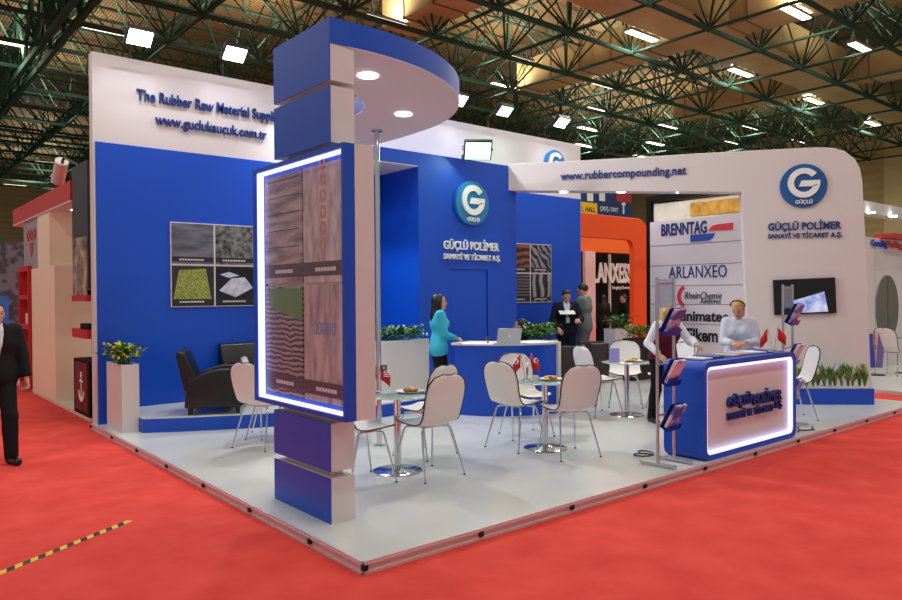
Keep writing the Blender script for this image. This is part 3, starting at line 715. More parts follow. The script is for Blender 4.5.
# ---- planters
def leafy(t, name, cx, cy, cz, wx, wy, h, n, seed, ms, size=.09, spread=1.0, flower=None):
    rr = random.Random(seed); mb = MB(); fl = MB(); st = MB()
    for k in range(n):
        bx, by = cx+(rr.random()-.5)*wx*.8, cy+(rr.random()-.5)*wy*.8
        hh = h*(.35+.65*rr.random()); tx, ty = bx+(rr.random()-.5)*.26*spread, by+(rr.random()-.5)*.26*spread
        if k % 5 == 0: st.tube([(bx,by,cz-.02),((bx+tx)/2,(by+ty)/2,cz+hh*.6),(tx,ty,cz+hh)], .004, 4)
        a = rr.random()*2*PI; el = rr.uniform(-.3,.9); d = np.array((math.cos(a)*math.cos(el), math.sin(a)*math.cos(el), math.sin(el)))
        sd = np.cross(d, (0,0,1.0)); sd /= np.linalg.norm(sd); up = np.cross(sd, d); L = size*(.7+.6*rr.random()); Wd = L*.3
        p = np.array((tx,ty,cz+hh)); mb.cur = k % len(ms)
        mb.add([p, p+d*L*.4+sd*Wd+up*.01, p+d*L-up*.02, p+d*L*.4-sd*Wd+up*.01, p+d*L*.45-up*.012], [(0,1,4),(1,2,4),(2,3,4),(3,0,4)])
        if flower and k % flower[1] == 0: fl.ell(p+np.array((0,0,.02)), (.018,.018,.022), 6)
    o = mb.build('foliage', ms, t, fix=False); o['kind'] = 'stuff'
    o = st.build('stem', LEAF2, t); o['kind'] = 'stuff'
    if flower: o = fl.build('flower', flower[0], t, smooth=True); o['kind'] = 'stuff'
def planter(label, x0, y0, x1, y1, z0, z1, seed, ms, n=170, h=.24, flower=None, body=None, size=.09):
    t = thing('planter', label, 'planter', ((x0+x1)/2,(y0+y1)/2,z0), world=True)
    b = MB(); fr = ((0,0,0),(1,0,0),(0,1,0),(0,0,1)); R_ = lambda d: [(x0+d,y0+d),(x1-d,y0+d),(x1-d,y1-d),(x0+d,y1-d)]
    b.prism(R_(0), fr, z0, z1-.06).ring(R_(0), R_(.02), fr, z1-.0599, z1); b.build('box', body or WHITE, t)
    MB().prism(R_(.021), fr, z1-.0598, z1-.03).build('soil', mat('soil', (70,58,44), 0.9), t)
    leafy(t, 'foliage', (x0+x1)/2, (y0+y1)/2, z1-.03, x1-x0, y1-y0, h, n, seed, ms, size, flower=flower)
YEL = mat('yellow_petal', (226,206,60), 0.5); WPET = mat('white_petal', (216,228,206), 0.5)
planter('tall white planter with yellow flowers at the left end of the blue wall', .1, 5.66, .31, 6.34, F, .93, 3, [LEAF,LEAF2,LEAF3], 210, .26, (YEL,5))
planter('white planter with pale flowers on the podium left of the woman in turquoise', 3.6, 5.05, 4.5, 5.36, .271, 1.09, 5, [LEAF,LEAF2], 260, .22, (WPET,6))
planter('white planter with green leaves behind the curved desk', 5.9, 4.15, 6.5, 4.45, F, 1.02, 6, [LEAF,LEAF2,LEAF3], 300, .3, (WPET,9))
planter('white planter with leaves standing behind the man in the grey suit', 10.05, 5.7, 10.7, 6.0, 0.0, 1.02, 8, [LEAF,LEAF2], 220, .3)
planter('low black planter with leaves right of the man in the grey suit', 9.1, 4.55, 9.7, 4.8, F, .9, 9, [LEAF,LEAF2,LEAF3], 150, .26, None, BLACK)
# long low blue planter under the television
c0, c1 = at(800,404.5,z=F), at(874.5,404.8,z=F); dv = (c1-c0)/np.linalg.norm(c1-c0); nb = np.array((-dv[1],dv[0],0)); nb = nb if nb@FW > 0 else -nb
s0 = c0-dv*.55; Lp = np.linalg.norm(c1-s0)
lpn = thing('long_planter', 'low blue trough of white gravel with lilies under the television', 'planter', (s0+c1)/2+nb*.13, world=True)
MB().prism([(0,0),(Lp,0),(Lp,.24),(0,.24)], (s0,dv,nb,(0,0,1)), 0, .24).build('trough', BLUE, lpn)
MB().prism([(.02,.02),(Lp-.02,.02),(Lp-.02,.22),(.02,.22)], (s0,dv,nb,(0,0,1)), .2401, .265).build('gravel', SOIL, lpn)
rr = random.Random(4)
for k in range(18):
    base = s0+dv*(.1+k*(Lp-.18)/17)+nb*(.12+.05*(rr.random()-.5))+np.array((0,0,.26)); mb = MB()
    for j in range(15):
        a = rr.random()*2*PI; h_ = rr.uniform(.2,.46); out = rr.uniform(.05,.17); wd = rr.uniform(.018,.03)
        d = np.array((math.cos(a), math.sin(a), 0)); sd = np.array((-d[1], d[0], 0)); mb.cur = j % 3; P = []
        for i in range(5):
            u = i/4; p = base+d*out*u*u+np.array((0,0,h_*u*(1-.18*u*u))); ww = wd*math.sin(PI*(.12+.86*u)); P += [p-sd*ww, p+sd*ww]
        mb.add(P, [(2*i, 2*i+1, 2*i+3, 2*i+2) for i in range(4)])
    mb.build('lily_plant', [LEAF, mat('lily_green', (96,120,58), 0.5), mat('lily_pale', (176,178,120), 0.5)], lpn, fix=False, smooth=True)

# ---- wall television
tv0, tv1, tv2, tv3 = onP(774,315), onP(836,313), onP(836.5,277.3), onP(774,280)
tvt = thing('television', 'black flat television on the white portal wall with a lit blue and white picture', 'television', (tv0+tv1)/2, world=True)
ex = (tv1-tv0)/np.linalg.norm(tv1-tv0); ez = np.cross(ex, PN); ez = ez if ez[2] > 0 else -ez
W_, H_ = np.linalg.norm(tv1-tv0), np.linalg.norm(tv3-tv0)
MB().prism([(0,0),(W_,0),(W_,H_),(0,H_)], (tv0,ex,ez,PN), .004, .05).build('casing', BLACK, tvt, bevel=.006)
MB().prism([(.015,.02),(W_-.015,.02),(W_-.015,H_-.015),(.015,H_-.015)], (tv0,ex,ez,PN), .0501, .052).build('screen', mat('dark_screen', (6,6,9), 0.15), tvt)
def tvp(px, py): q = onP(px, py)-tv0; return (q@ex, q@ez)
PIC = noisy('picture_light', (118,142,216), (206,218,248), 7, 0.3)
nb_ = PIC.node_tree.nodes['Principled BSDF']; nb_.inputs['Emission Strength'].default_value = .75
for l_ in list(PIC.node_tree.links):
    if l_.to_node == nb_ and l_.to_socket.name == 'Base Color': PIC.node_tree.links.new(l_.from_socket, nb_.inputs['Emission Color'])
MB().prism([tvp(793,313),tvp(827.5,311.5),tvp(823.5,291.5),tvp(793,300.5)], (tv0,ex,ez,PN), .0521, .053).build('screen_picture', PIC, tvt)

# ---- lit counter
X0, X1, Y0, Y1, ZC = 4.07, 6.06, .03, .5, 1.085
ct = thing('info_counter', 'bright blue counter with a glowing white front panel and raised company name', 'counter', ((X0+X1)/2,(Y0+Y1)/2,F), world=True)
FC = ((0,0,0),(1,0,0),(0,0,1),(0,1,0))
MB().prism(rrect(X0,F,X1,ZC,.1), FC, Y0+.09, Y1).build('body', BLUE, ct, smooth=True)
o_ = rrect(X0,F,X1,ZC,.1); i_ = rrect(X0+.055,F+.055,X1-.055,ZC-.055,.07); j_ = rrect(X0+.085,F+.085,X1-.085,ZC-.085,.05)
MB().ring(o_, i_, FC, Y0, Y0+.09).build('front_frame', BLUE, ct)
MB().ring(rrect(X0+.056,F+.056,X1-.056,ZC-.056,.07), j_, FC, Y0+.015, Y0+.05).build('led_strip', LED, ct)
MB().prism(rrect(X0+.057,F+.057,X1-.057,ZC-.057,.07), FC, Y0+.06, Y0+.0895).build('front_panel', WHITE, ct)
MB().box((X0+.12,Y0+.11,ZC+.001), (X1-.12,Y1-.02,ZC+.008)).build('glass_top', mat('dark_glass_top', (52,74,124), 0.08), ct)
q0 = at(726,408.5,y=Y0+.06); q1 = at(779.5,398,y=Y0+.06); q1[2] = q0[2]
for wd, f0, f1 in (('GÜÇLÜ',0,.4),('POLİMER',.45,1)): text_mesh('company_name', wd, LETTER, q0-Z3*.02+(q1-q0)*f0, q0-Z3*.02+(q1-q0)*f1, .165, .035, .015, ct, .001)
q0 = at(726,417.5,y=Y0+.06); q1 = at(780,407,y=Y0+.06); q1[2] = q0[2]
for wd, f0, f1, hh in (('SANAYİ',0,.3,.1),('VE',.34,.43,.08),('TİCARET',.47,.82,.1),('A.Ş.',.86,1,.1)): text_mesh('company_line', wd, LETTER, q0-Z3*.03+(q1-q0)*f0, q0-Z3*.03+(q1-q0)*f1, hh, .035, .01, ct, .001)
rr = random.Random(12)
CVS = [mat('cover_white', (226,228,236), .4), mat('cover_blue', (40,60,150), .4), mat('cover_grey', (176,180,190), .4), mat('cover_pink', (214,170,190), .4)]
lbl = ['white catalogue lying at the left end of the blue counter','dark blue brochure lying on the counter before the visitor','grey catalogue in the middle of the blue counter','white leaflet on the counter under the hands of the blonde woman','pinkish leaflet on the counter right of the blonde woman','blue booklet near the right end of the counter']
for k in range(6):
    x = X0+.26+k*.29; o = MB().obox((0,0,.006), (.2,.27,.012)).build('brochure', CVS[k % 4] if k != 5 else CVS[1]); o.location = (x, .28+.03*(k % 2), ZC+.009); o.rotation_euler = (0,0,rr.uniform(-.4,.4)); tag(o, lbl[k], 'brochure')
flags('pair of small red flags on the right end of the blue counter', *at(773,353,z=ZC)[:2], ZC+.009, [(vd[0],vd[1],(FRED,),.3),(-vd[0],-vd[1],(FRED,),.28)])

# ---- brochure racks
ACR = mat('clear_acrylic', (206,214,236), .08, trans=.75)
COV = noisy('cover_violet', (86,90,180), (232,218,240), 5, .35, lo=.45, hi=.55)
def rack(label, x, y, z, rz, h, tag_word):
    t = thing('brochure_rack', label, 'brochure rack', (x,y,z), rz)
    for s_ in (-.15,.15):
        MB().cyl((s_,0,.04), (s_,0,h), .016, n=12).build('pole', ALU, t, smooth=True)
        MB().box((s_-.02,-.2,.012), (s_+.02,.2,.04)).build('foot', ALU, t, bevel=.006)
    for zz in (.5, 1.0, h-.06): MB().cyl((-.15,0,zz), (.15,0,zz), .009, n=8).build('cross_bar', ALU, t)
    MB().box((-.135,-.004,h-.3), (.135,.004,h-.02)).build('header_panel', ACR, t)
    c, s2 = math.cos(rz), math.sin(rz)
    for k, zz in enumerate((.42,.86,1.36)):
        R = np.array(Matrix.Rotation(math.radians(28), 3, 'X'))
        tr = MB(); P0 = np.array((0,-.035,zz))
        tr.obox(P0+R@np.array((0,.012,.09)), (.24,.006,.26), R).obox(P0+R@np.array((0,-.03,-.04)), (.24,.09,.006), R).obox(P0+R@np.array((0,-.075,-.01)), (.24,.005,.07), R)
        tr.build('tray', mat('blue_tray', (40,62,176), .2, trans=.3), t)
        b = MB().obox(P0+R@np.array((0,-.03,.1)), (.19,.03,.25), R).build('brochure', COV); b.location = (x,y,z); b.rotation_euler = (0,0,rz)
        tag(b, 'violet and white brochures in the %s tray of the %s' % (('lowest','middle','top')[k], tag_word), 'brochure')
r0 = at(668,465,z=F); rack('tall chrome brochure rack standing at the left end of the blue counter', 3.735, .25, F, math.radians(2), 1.86, 'left rack')
rack('tall chrome brochure rack behind the right end of the counter, before the television', 6.64, .4, F, math.radians(4), 1.8, 'right rack')
q = at(806,430.5,z=F); pts = [(q[0]-.2+.1*k+.03*math.sin(k*2), q[1]+.06*math.sin(k*1.7), F+.008) for k in range(6)]
tag(MB().tube(pts, .008, 6).build('cable', BLACK), 'short black cable lying on the floor right of the counter', 'cable')
q = at(645,457,z=F); pts = [(q[0]+.13*math.cos(k*.7)*(1-.04*k), q[1]+.13*math.sin(k*.7)*(1-.04*k), F+.008+.004*k) for k in range(14)]
tag(MB().tube(pts, .008, 6).build('cable', BLACK), 'coiled black cable on the floor behind the left brochure rack', 'cable')
# hazard tape on the carpet
tp0, tp1 = at(-14,579,z=0), at(130,521,z=0); d = (tp1-tp0); Lt = np.linalg.norm(d); d /= Lt; sdv = np.array((-d[1],d[0],0)); mb = MB()
mb.prism([(0,-.03),(Lt,-.03),(Lt,.03),(0,.03)], (tp0,d,sdv,(0,0,1)), .001, .003); mb.cur = 1
k = 0.0
while k < Lt-.12: mb.prism([(k,-.03),(k+.06,-.03),(k+.11,.03),(k+.05,.03)], (tp0,d,sdv,(0,0,1)), .0031, .0036); k += .12
tag(mb.build('hazard_tape', [mat('tape_yellow', (226,190,60), .5), BLACK]), 'yellow and black hazard tape stuck on the red carpet at lower left', 'tape')

# ================================================================== PEOPLE
def snets(f, o, h):
    """surface nets on a signed distance grid -> verts, quads"""
    s = f < 0; nx, ny, nz = f.shape
    C8 = [(i,j,k) for i in (0,1) for j in (0,1) for k in (0,1)]
    cnt = sum(s[i:nx-1+i, j:ny-1+j, k:nz-1+k].astype(np.int8) for i,j,k in C8)
    act = (cnt > 0) & (cnt < 8); I = np.argwhere(act)
    idx = -np.ones(act.shape, int); idx[act] = np.arange(len(I))
    acc = np.zeros((len(I),3)); num = np.zeros(len(I))
    for a in C8:
        for ax in range(3):
            if a[ax]: continue
            b = list(a); b[ax] = 1
            A, B = I+np.array(a), I+np.array(b)
            fa, fb = f[A[:,0],A[:,1],A[:,2]], f[B[:,0],B[:,1],B[:,2]]
            m = (fa < 0) != (fb < 0); t = fa[m]/(fa[m]-fb[m])
            p = np.tile(np.array(a, float), (m.sum(),1)); p[:,ax] += t
            acc[m] += p; num[m] += 1
    v = (I+acc/num[:,None])*h+o
    Q = []
    for ax in range(3):
        sl0 = [slice(1,-1)]*3; sl1 = [slice(1,-1)]*3; sl0[ax] = slice(0,-1); sl1[ax] = slice(1,None)
        m = s[tuple(sl0)] != s[tuple(sl1)]; P = np.argwhere(m)
        if not len(P): continue
        u, w_ = [(1,2),(2,0),(0,1)][ax]
        flip = s[tuple(sl0)][m]
        e = np.eye(3, dtype=int)
        def cell(du, dw): q = P+e[u]*du+e[w_]*dw; return idx[q[:,0],q[:,1],q[:,2]]
        q = np.stack([cell(0,0),cell(1,0),cell(1,1),cell(0,1)],1)
        q[~flip] = q[~flip][:,::-1]; Q.append(q)
    return v, np.concatenate(Q)
def smin(a, b, k): h = np.clip(.5+.5*(b-a)/k, 0, 1); return b*(1-h)+a*h-k*h*(1-h)
def caps(p, a, b, ra, rb, sq=None):
    a = np.asarray(a, float); b = np.asarray(b, float); d = b-a; q = p-a
    t = np.clip((q@d)/max(d@d, 1e-9), 0, 1); e = q-t[...,None]*d
    if sq is not None: e = e/np.array(sq)
    return np.sqrt((e*e).sum(-1))-(ra+(rb-ra)*t)
def elld(p, c, r, R=None):
    q = p-np.asarray(c, float)
    if R is not None: q = q@R
    r = np.asarray(r, float); k0 = np.sqrt(((q/r)**2).sum(-1)); k1 = np.sqrt(((q/r**2)**2).sum(-1))
    return k0*(k0-1)/np.maximum(k1, 1e-6)
def ik(a, b, l1, l2, hint):
    a = np.array(a, float); b = np.array(b, float); d = b-a; L = np.linalg.norm(d); d = d/L
    if L > (l1+l2)*.995: b = a+d*(l1+l2)*.995; L = (l1+l2)*.995
    x = (l1*l1-l2*l2+L*L)/(2*L); hgt = math.sqrt(max(l1*l1-x*x, 0)); h = np.array(hint, float); h -= d*(h@d); h /= np.linalg.norm(h)
    return a+d*x+h*hgt, b
def hand_sdf(p, wr, fd, pn, side, curl):
    """wrist wr, finger direction fd, palm normal pn (towards what it holds)"""
    fd = fd/np.linalg.norm(fd); pn = pn-fd*(pn@fd); pn /= np.linalg.norm(pn); sd = np.cross(fd, pn)*side
    d = None
    def u(x, k=.006):
        nonlocal d
        d = x if d is None else smin(d, x, k)
    for j, (off, L) in enumerate(((.03,.072),(.01,.08),(-.01,.075),(-.029,.058))):
        k0 = wr+fd*.02+sd*off*.55; k1 = wr+fd*.092+sd*off; u(caps(p, k0, k1, .013, .0115), .012)
        a = curl; dd = fd*math.cos(a)+pn*math.sin(a); k2 = k1+dd*L*.5; u(caps(p, k1, k2, .0098, .0088))
        a = curl*2.1; dd = fd*math.cos(a)+pn*math.sin(a); u(caps(p, k2, k2+dd*L*.5, .0088, .007))
    t0 = wr+fd*.03+sd*.026; t1 = wr+fd*.068+sd*.056+pn*.012; u(caps(p, t0, t1, .0135, .0105), .01); u(caps(p, t1, t1+fd*.032+sd*.006+pn*.014, .010, .0078))
    return d
def mesh_from(vs, fs, name, m, parent, mi=None):
    me = bpy.data.meshes.new(name); me.from_pydata([tuple(map(float, v)) for v in vs], [], [tuple(int(i) for i in f) for f in fs])
    for q in (m if isinstance(m, (list, tuple)) else [m]): me.materials.append(q)
    if mi is not None: me.polygons.foreach_set('material_index', mi)
    me.polygons.foreach_set('use_smooth', [True]*len(me.polygons))
    o = bpy.data.objects.new(name, me); COL.objects.link(o)
    if parent: o.parent = parent
    return o
def person(label, loc, face, H=1.75, top=None, top_hem=.80, jacket=False, shirt=None, legs=None, leg_hem=.05, shoes=None, hair=('short', None), hands=None, feet=None,
           lean=0.0, yaw=0.0, pitch=0.0, female=False, skin=None, curl=.5, detail=True, sit=False, name='person', vest=None, res=.0155, fdir=None, tie=None, lanyard=None, sleeves=None, hip_z=.93):
    """figure facing local +X, left is +Y; all measures for a 1.75 m person, then scaled"""
    t = thing(name, label, 'person', loc, face); S = H/1.75; t.scale = (S,S,S)
    skin = skin or SKIN
    ln = math.radians(lean); dn = np.array((math.sin(ln), 0, math.cos(ln))); hp = np.array((0,0,hip_z))
    sw = .165 if female else .185; hw_ = .085 if female else .08
    ch = hp+dn*.34; nk = hp+dn*.52; shz = hp+dn*.475
    SH = {s_: shz+np.array((0,s_*sw,0)) for s_ in (1,-1)}
    hd = nk+np.array((math.sin(ln*.6+math.radians(pitch)*.5)*.12+.015, 0, .125)); 
    Rh = np.array(Matrix.Rotation(math.radians(yaw), 3, 'Z')@Matrix.Rotation(math.radians(pitch), 3, 'Y'))
    hands = hands or {}; feet = feet or {}
    arms = {}; lg = {}
    for s_ in (1,-1):
        hnd = np.array(hands.get(s_, (.03, s_*.25, .80)), float)
        el, wr = ik(SH[s_], hnd, .285, .255, (-.6, s_*.55, -.5)); arms[s_] = (el, wr)
        ft = np.array(feet.get(s_, (0.0, s_*.1, .085)), float)
        hipj = hp+np.array((0, s_*.088, -.03))
        kn, an = ik(hipj, ft, .418, .405, (1, s_*.08, .1)); lg[s_] = (hipj, kn, an)
    allp = [hd+np.array((.16,.16,.2)), hd-np.array((.3,.16,.2))]+[q for s_ in (1,-1) for q in (*arms[s_], *lg[s_], SH[s_])]
    allp = np.array(allp); lo = allp.min(0)-.2; hi = allp.max(0)+.2; lo[2] = -.02
    for s_ in (1,-1): hi[0] = max(hi[0], lg[s_][2][0]+.24)
    n = np.ceil((hi-lo)/res).astype(int)+1
    G = np.stack(np.meshgrid(*[lo[i]+res*np.arange(n[i]) for i in range(3)], indexing='ij'), -1)
    x, y, z = G[...,0], G[...,1], G[...,2]
    sqz = (.78,1,1)
    # torso
    T = caps(G, hp+np.array((0,-hw_,.0)), hp+np.array((0,hw_,.0)), .112 if female else .108, .112 if female else .108, (.92,1,1))
    T = smin(T, caps(G, hp+dn*.14-np.array((0,.05,0)), hp+dn*.14+np.array((0,.05,0)), .098 if female else .108, .098 if female else .108, (.86,1,1)), .09)
    T = smin(T, caps(G, ch-np.array((0,.085,0)), ch+np.array((0,.085,0)), .108, .108, (.92,1,1)), .09)
    if female:
        for s_ in (1,-1): T = smin(T, elld(G, ch+np.array((.075,s_*.068,.0)), (.062,.066,.066)), .04)
    T = smin(T, caps(G, SH[1]-np.array((0,.03,.015)), SH[-1]+np.array((0,.03,-.015)), .058, .058), .07)
    T = smin(T, caps(G, nk-dn*.04, nk+dn*.0, .07, .055), .04)
    N = caps(G, nk-dn*.05, hd-np.array((.015,0,.04)), .053, .05)
    A = None
    for s_ in (1,-1):
        el, wr = arms[s_]
        a = smin(caps(G, SH[s_], el, .05, .041), caps(G, el, wr, .041, .027), .02); A = a if A is None else np.minimum(A, a)
    L = None; Fo = None
    for s_ in (1,-1):
        hj, kn, an = lg[s_]
        l_ = smin(caps(G, hj, kn, .088, .058), smin(caps(G, kn, an, .056, .038), elld(G, kn*.68+an*.32+np.array((-.018,0,0)), (.055,.052,.12)), .03), .03); L = l_ if L is None else np.minimum(L, l_)
        hl = np.array((an[0]-.035, an[1], an[2]-.05)); to = np.array((an[0]+.15, an[1]+s_*.02, an[2]-.057))
        f_ = smin(caps(G, an, hl, .04, .034), caps(G, hl+np.array((0,0,.005)), to, .034, .027, (1,1.15,1)), .03); Fo = f_ if Fo is None else np.minimum(Fo, f_)
    # head
    q = (G-hd)@Rh; Q0 = hd
    Hd = elld(q, (-.008,0,.035), (.098,.077,.092)); Hd = smin(Hd, elld(q, (.012,0,-.03), (.078,.062,.085)), .04)
    Hd = smin(Hd, elld(q, (.075,0,-.085), (.02,.026,.02)), .03)
    Hd = smin(Hd, caps(q, (.085,0,.018), (.112,0,-.02), .009, .014), .014)
    Hd = smin(Hd, caps(q, (.088,-.03,.033), (.088,.03,.033), .008, .008), .016)
    for s_ in (1,-1): Hd = np.minimum(Hd, elld(q, (-.005,s_*.078,-.002), (.024,.012,.034)))
    body = smin(smin(smin(T, A, .035), smin(L, Fo, .02), .04), smin(N, Hd, .025), .02)
    v, f = snets(body, lo, res); V = [v]; FF = [f]; MI = [np.zeros(len(f), int)]; off = len(v)
    # hands, fine grid
    if detail:
        for s_ in (1,-1):
            el, wr = arms[s_]; fd = wr-el; fd = fd/np.linalg.norm(fd)
            if fdir and s_ in fdir: fd = np.array(fdir[s_], float); fd /= np.linalg.norm(fd)
            pn = np.array((0,-s_,0)) if abs(fd[2]) > .6 else np.array((0,-s_*.5,-.8))
            h_ = .0045; l2 = wr+fd*.08-.14; m_ = int(.28/h_); g2 = np.stack(np.meshgrid(*[l2[i]+h_*np.arange(m_) for i in range(3)], indexing='ij'), -1)
            d2 = np.minimum(hand_sdf(g2, wr, fd, pn, s_, curl), caps(g2, wr-fd*.02, wr+fd*.03, .026, .023))
            v2, f2 = snets(d2, l2, h_); V.append(v2); FF.append(f2+off); MI.append(np.zeros(len(f2), int)); off += len(v2)
    else:
        for s_ in (1,-1):
            el, wr = arms[s_]; fd = wr-el; fd = fd/np.linalg.norm(fd); h_ = .007; l2 = wr+fd*.08-.14; m_ = 40
            g2 = np.stack(np.meshgrid(*[l2[i]+h_*np.arange(m_) for i in range(3)], indexing='ij'), -1)
            v2, f2 = snets(hand_sdf(g2, wr, fd, np.array((0,-s_,-.1)), s_, .4), l2, h_); V.append(v2); FF.append(f2+off); MI.append(np.zeros(len(f2), int)); off += len(v2)
    # eyes, brows, lips in the same mesh
    def shell(c, r, mi, R=Rh):
        nonlocal off
        mb = MB().ell(Q0+Rh@np.array(c), r, 8, Rh); vv = np.array(mb.v)
        for fc in mb.f: FX_.append([i+off for i in fc]); FM_.append(mi)
        V.append(vv); off += len(vv)
    FX_, FM_ = [], []
    for s_ in (1,-1):
        shell((.082,s_*.032,.012), (.010,.015,.0075), 1); shell((.087,s_*.032,.034), (.008,.02,.004), 1)
    shell((.085,0,-.052), (.010,.024,.007), 2)
    vs = np.concatenate(V); fs = [list(r) for a_ in FF for r in a_]+FX_; mi = [0]*sum(len(a_) for a_ in FF)+FM_
    mesh_from(vs, fs, 'body', [skin, EYE, LIP], t, mi)
    def piece(nm, d, m):
        if (d < 0).sum() < 8: return None
        v_, f_ = snets(d, lo, res); return mesh_from(v_, f_, nm, m, t)
    up = (z-hp[2])*dn[2]+(x-hp[0])*dn[0]      # height above the hip along the spine
    TA_ = smin(T, A, .035)
    vcut = np.where(x > hp[0]+up*math.tan(ln)*.8, .008-np.maximum(0, (np.abs(y)-np.clip((up-.12)*.2, .004, .075))*-1), -1)
    wrist = None
    for s_ in (1,-1):
        el, wr = arms[s_]; d_ = (wr-el)/np.linalg.norm(wr-el); pl = (G-(wr-d_*(.02 if sleeves is None else sleeves)))@d_
        m_ = np.where(caps(G, el, wr+d_*.2, .09, .09) < 0, pl, -1); wrist = m_ if wrist is None else np.maximum(wrist, m_)
    nr_ = np.sqrt((x-nk[0])**2+y**2); neckcut = np.maximum(up-.60, np.where(up > .485, (.066 if jacket else .06)-nr_, -1))
    hem = (hp[2]+(top_hem-.93))-z
    if shirt is not None: piece('shirt', np.maximum(np.maximum(smin(T, N+.006, .02)-.012, up-.555), hem+.0), shirt)
    if legs is not None:
        Lg = smin(np.maximum(T, up-.1), L, .04)-.014
        if leg_hem < .5:
            for s_ in (1,-1): Lg = smin(Lg, caps(G, lg[s_][1], lg[s_][2], .068, .066), .03)
        piece('trousers', np.maximum(np.maximum(Lg, (leg_hem+min(lg[1][2][2],lg[-1][2][2])-.085)-z if not sit else -1), up-.1), legs)
    if top is not None:
        tk = .024 if jacket else .016; d_ = TA_-tk
        if female or jacket: d_ = smin(d_, np.maximum(caps(G, hp+np.array((0,-hw_,-.05)), hp+np.array((0,hw_,-.05)), .118, .118, (.95,1,1)), hem), .05)
        d_ = np.maximum(np.maximum(np.maximum(d_, wrist), neckcut), hem)
        if jacket:
            op = np.where((x > hp[0]+up*math.tan(ln)+.02) & (up > .1), np.clip((up-.14)*.17, 0, .058)-np.abs(y), -1); d_ = np.maximum(d_, op)
        piece('jacket' if jacket else 'blouse' if female else 'shirt', d_, top)
    if vest is not None: piece('vest', np.maximum(np.maximum(T-.026, up-.47), hem), vest)
    if tie is not None: piece('tie', np.maximum(np.maximum(np.abs(y)-.022, T-.02), np.maximum(np.where(x > hp[0], -1, 1), np.maximum(up-.5, .12-up))), tie)
    if lanyard is not None:
        lp = []
        for i in range(13):
            a = -.1+.2*i/12; lp.append(hp+dn*(.5-.25*(1-abs(a)/.1))+np.array((.125-.03*abs(a)/.1, a*.8, 0)))
        MB().tube(lp, .006, 5).build('lanyard', lanyard, t); MB().obox(hp+dn*.2+np.array((.142,0,0)), (.006,.07,.1)).build('badge', PAPER, t)
    if shoes is not None: piece('shoes', np.maximum(np.maximum(Fo-.010, z-(min(lg[1][2][2],lg[-1][2][2])+.015) if not sit else -1), -z), shoes)
    # hair
    kind, hm = hair
    if hm is not None:
        cap_ = elld(q, (-.018,0,.043), (.105,.086,.096)); fc = np.where(q[...,0] > .04, (.08-q[...,2])*.8, -1); fc = np.maximum(fc, np.where((q[...,0] > -.02), -.005-q[...,2], -1)); hr = np.maximum(cap_, fc); hr = np.maximum(hr, -.075-q[...,2])
        if kind == 'long':
            bk = caps(q, (-.055,0,.02), (-.085,0,-.2), .085, .085, (.62,1.05,1)); bk = smin(bk, caps(q, (-.085,0,-.2), (-.08,0,-.36), .085, .05, (.55,1.1,1)), .04)
            for s_ in (1,-1): bk = smin(bk, caps(q, (-.01,s_*.078,.02), (-.01,s_*.085,-.15), .03, .024), .03)
            hr = smin(hr, np.maximum(bk, q[...,0]-.035), .02)
        if kind == 'tail':
            hr = smin(hr, caps(q, (-.1,0,.04), (-.135,0,-.12), .036, .026), .03); hr = smin(hr, caps(q, (-.135,0,-.12), (-.12,0,-.22), .026, .012), .02)
        piece('hair', hr, hm)
        if kind == 'tail':
            pts = [Q0+Rh@np.array((-.0, .1*math.cos(a), .052+.092*math.sin(a))) for a in np.linspace(0, PI, 14)]; MB().tube(pts, .008, 6).build('hair_band', BLACK, t, smooth=True)
    return t

CLOTH = lambda n_, c, r=.85: mat(n_, c, r, spec=.2)
SUITB, NAVY, GREYS = CLOTH('black_suit', (26,26,30)), CLOTH('navy_suit', (26,28,40)), CLOTH('grey_suit', (112,122,126))
SHW, CYAN, TRB = CLOTH('white_shirt', (222,222,232)), CLOTH('turquoise_jacket', (62,176,206)), CLOTH('black_trousers', (20,18,24))
SHB, MAROON, SHOE = CLOTH('pale_blue_blouse', (204,212,228)), CLOTH('maroon_vest', (96,26,34)), mat('black_shoe', (14,13,13), .3)
R_RIGHT = math.atan2(RT[1], RT[0]); R_AWAY = R_RIGHT+PI/2
def toward(x, y, tx, ty): return math.atan2(ty-y, tx-x)
p = at(-3, 463, z=0)
person('man in a black suit and open white shirt striding towards us at the left edge', (p[0],p[1],0), toward(p[0],p[1],CAM[0],CAM[1])+.25, 1.78, top=SUITB, jacket=True, top_hem=.82, shirt=SHW, legs=SUITB, shoes=SHOE,
       hair=('short', HAIRB), hands={1:(.10,.27,.84), -1:(.02,-.26,.80)}, feet={1:(.17,.09,.085), -1:(-.2,-.09,.12)}, curl=.9)
person('woman with long black hair in a turquoise jacket standing at the curved desk', (4.13,4.35,F), R_RIGHT+.22, 1.76, top=CYAN, top_hem=.80, legs=TRB, shoes=SHOE, hair=('long', HAIRB), female=True,
       hands={1:(.24,.05,1.06), -1:(.25,-.04,1.05)}, fdir={1:(.6,-.8,-.1), -1:(.8,.5,-.1)}, curl=.4, lanyard=None)
gx, gy = 9.08, 5.73
person('tall man in a light grey suit handing over papers, seen from the side', (gx,gy,F), R_RIGHT+PI-.5, 1.95, top=GREYS, jacket=True, top_hem=.76, shirt=SHW, legs=GREYS, shoes=SHOE, hair=('short', HAIRB), pitch=18,
       hands={1:(.34,.1,1.17), -1:(.36,-.06,1.16)}, curl=.6)
nx, ny = 8.5, 5.72
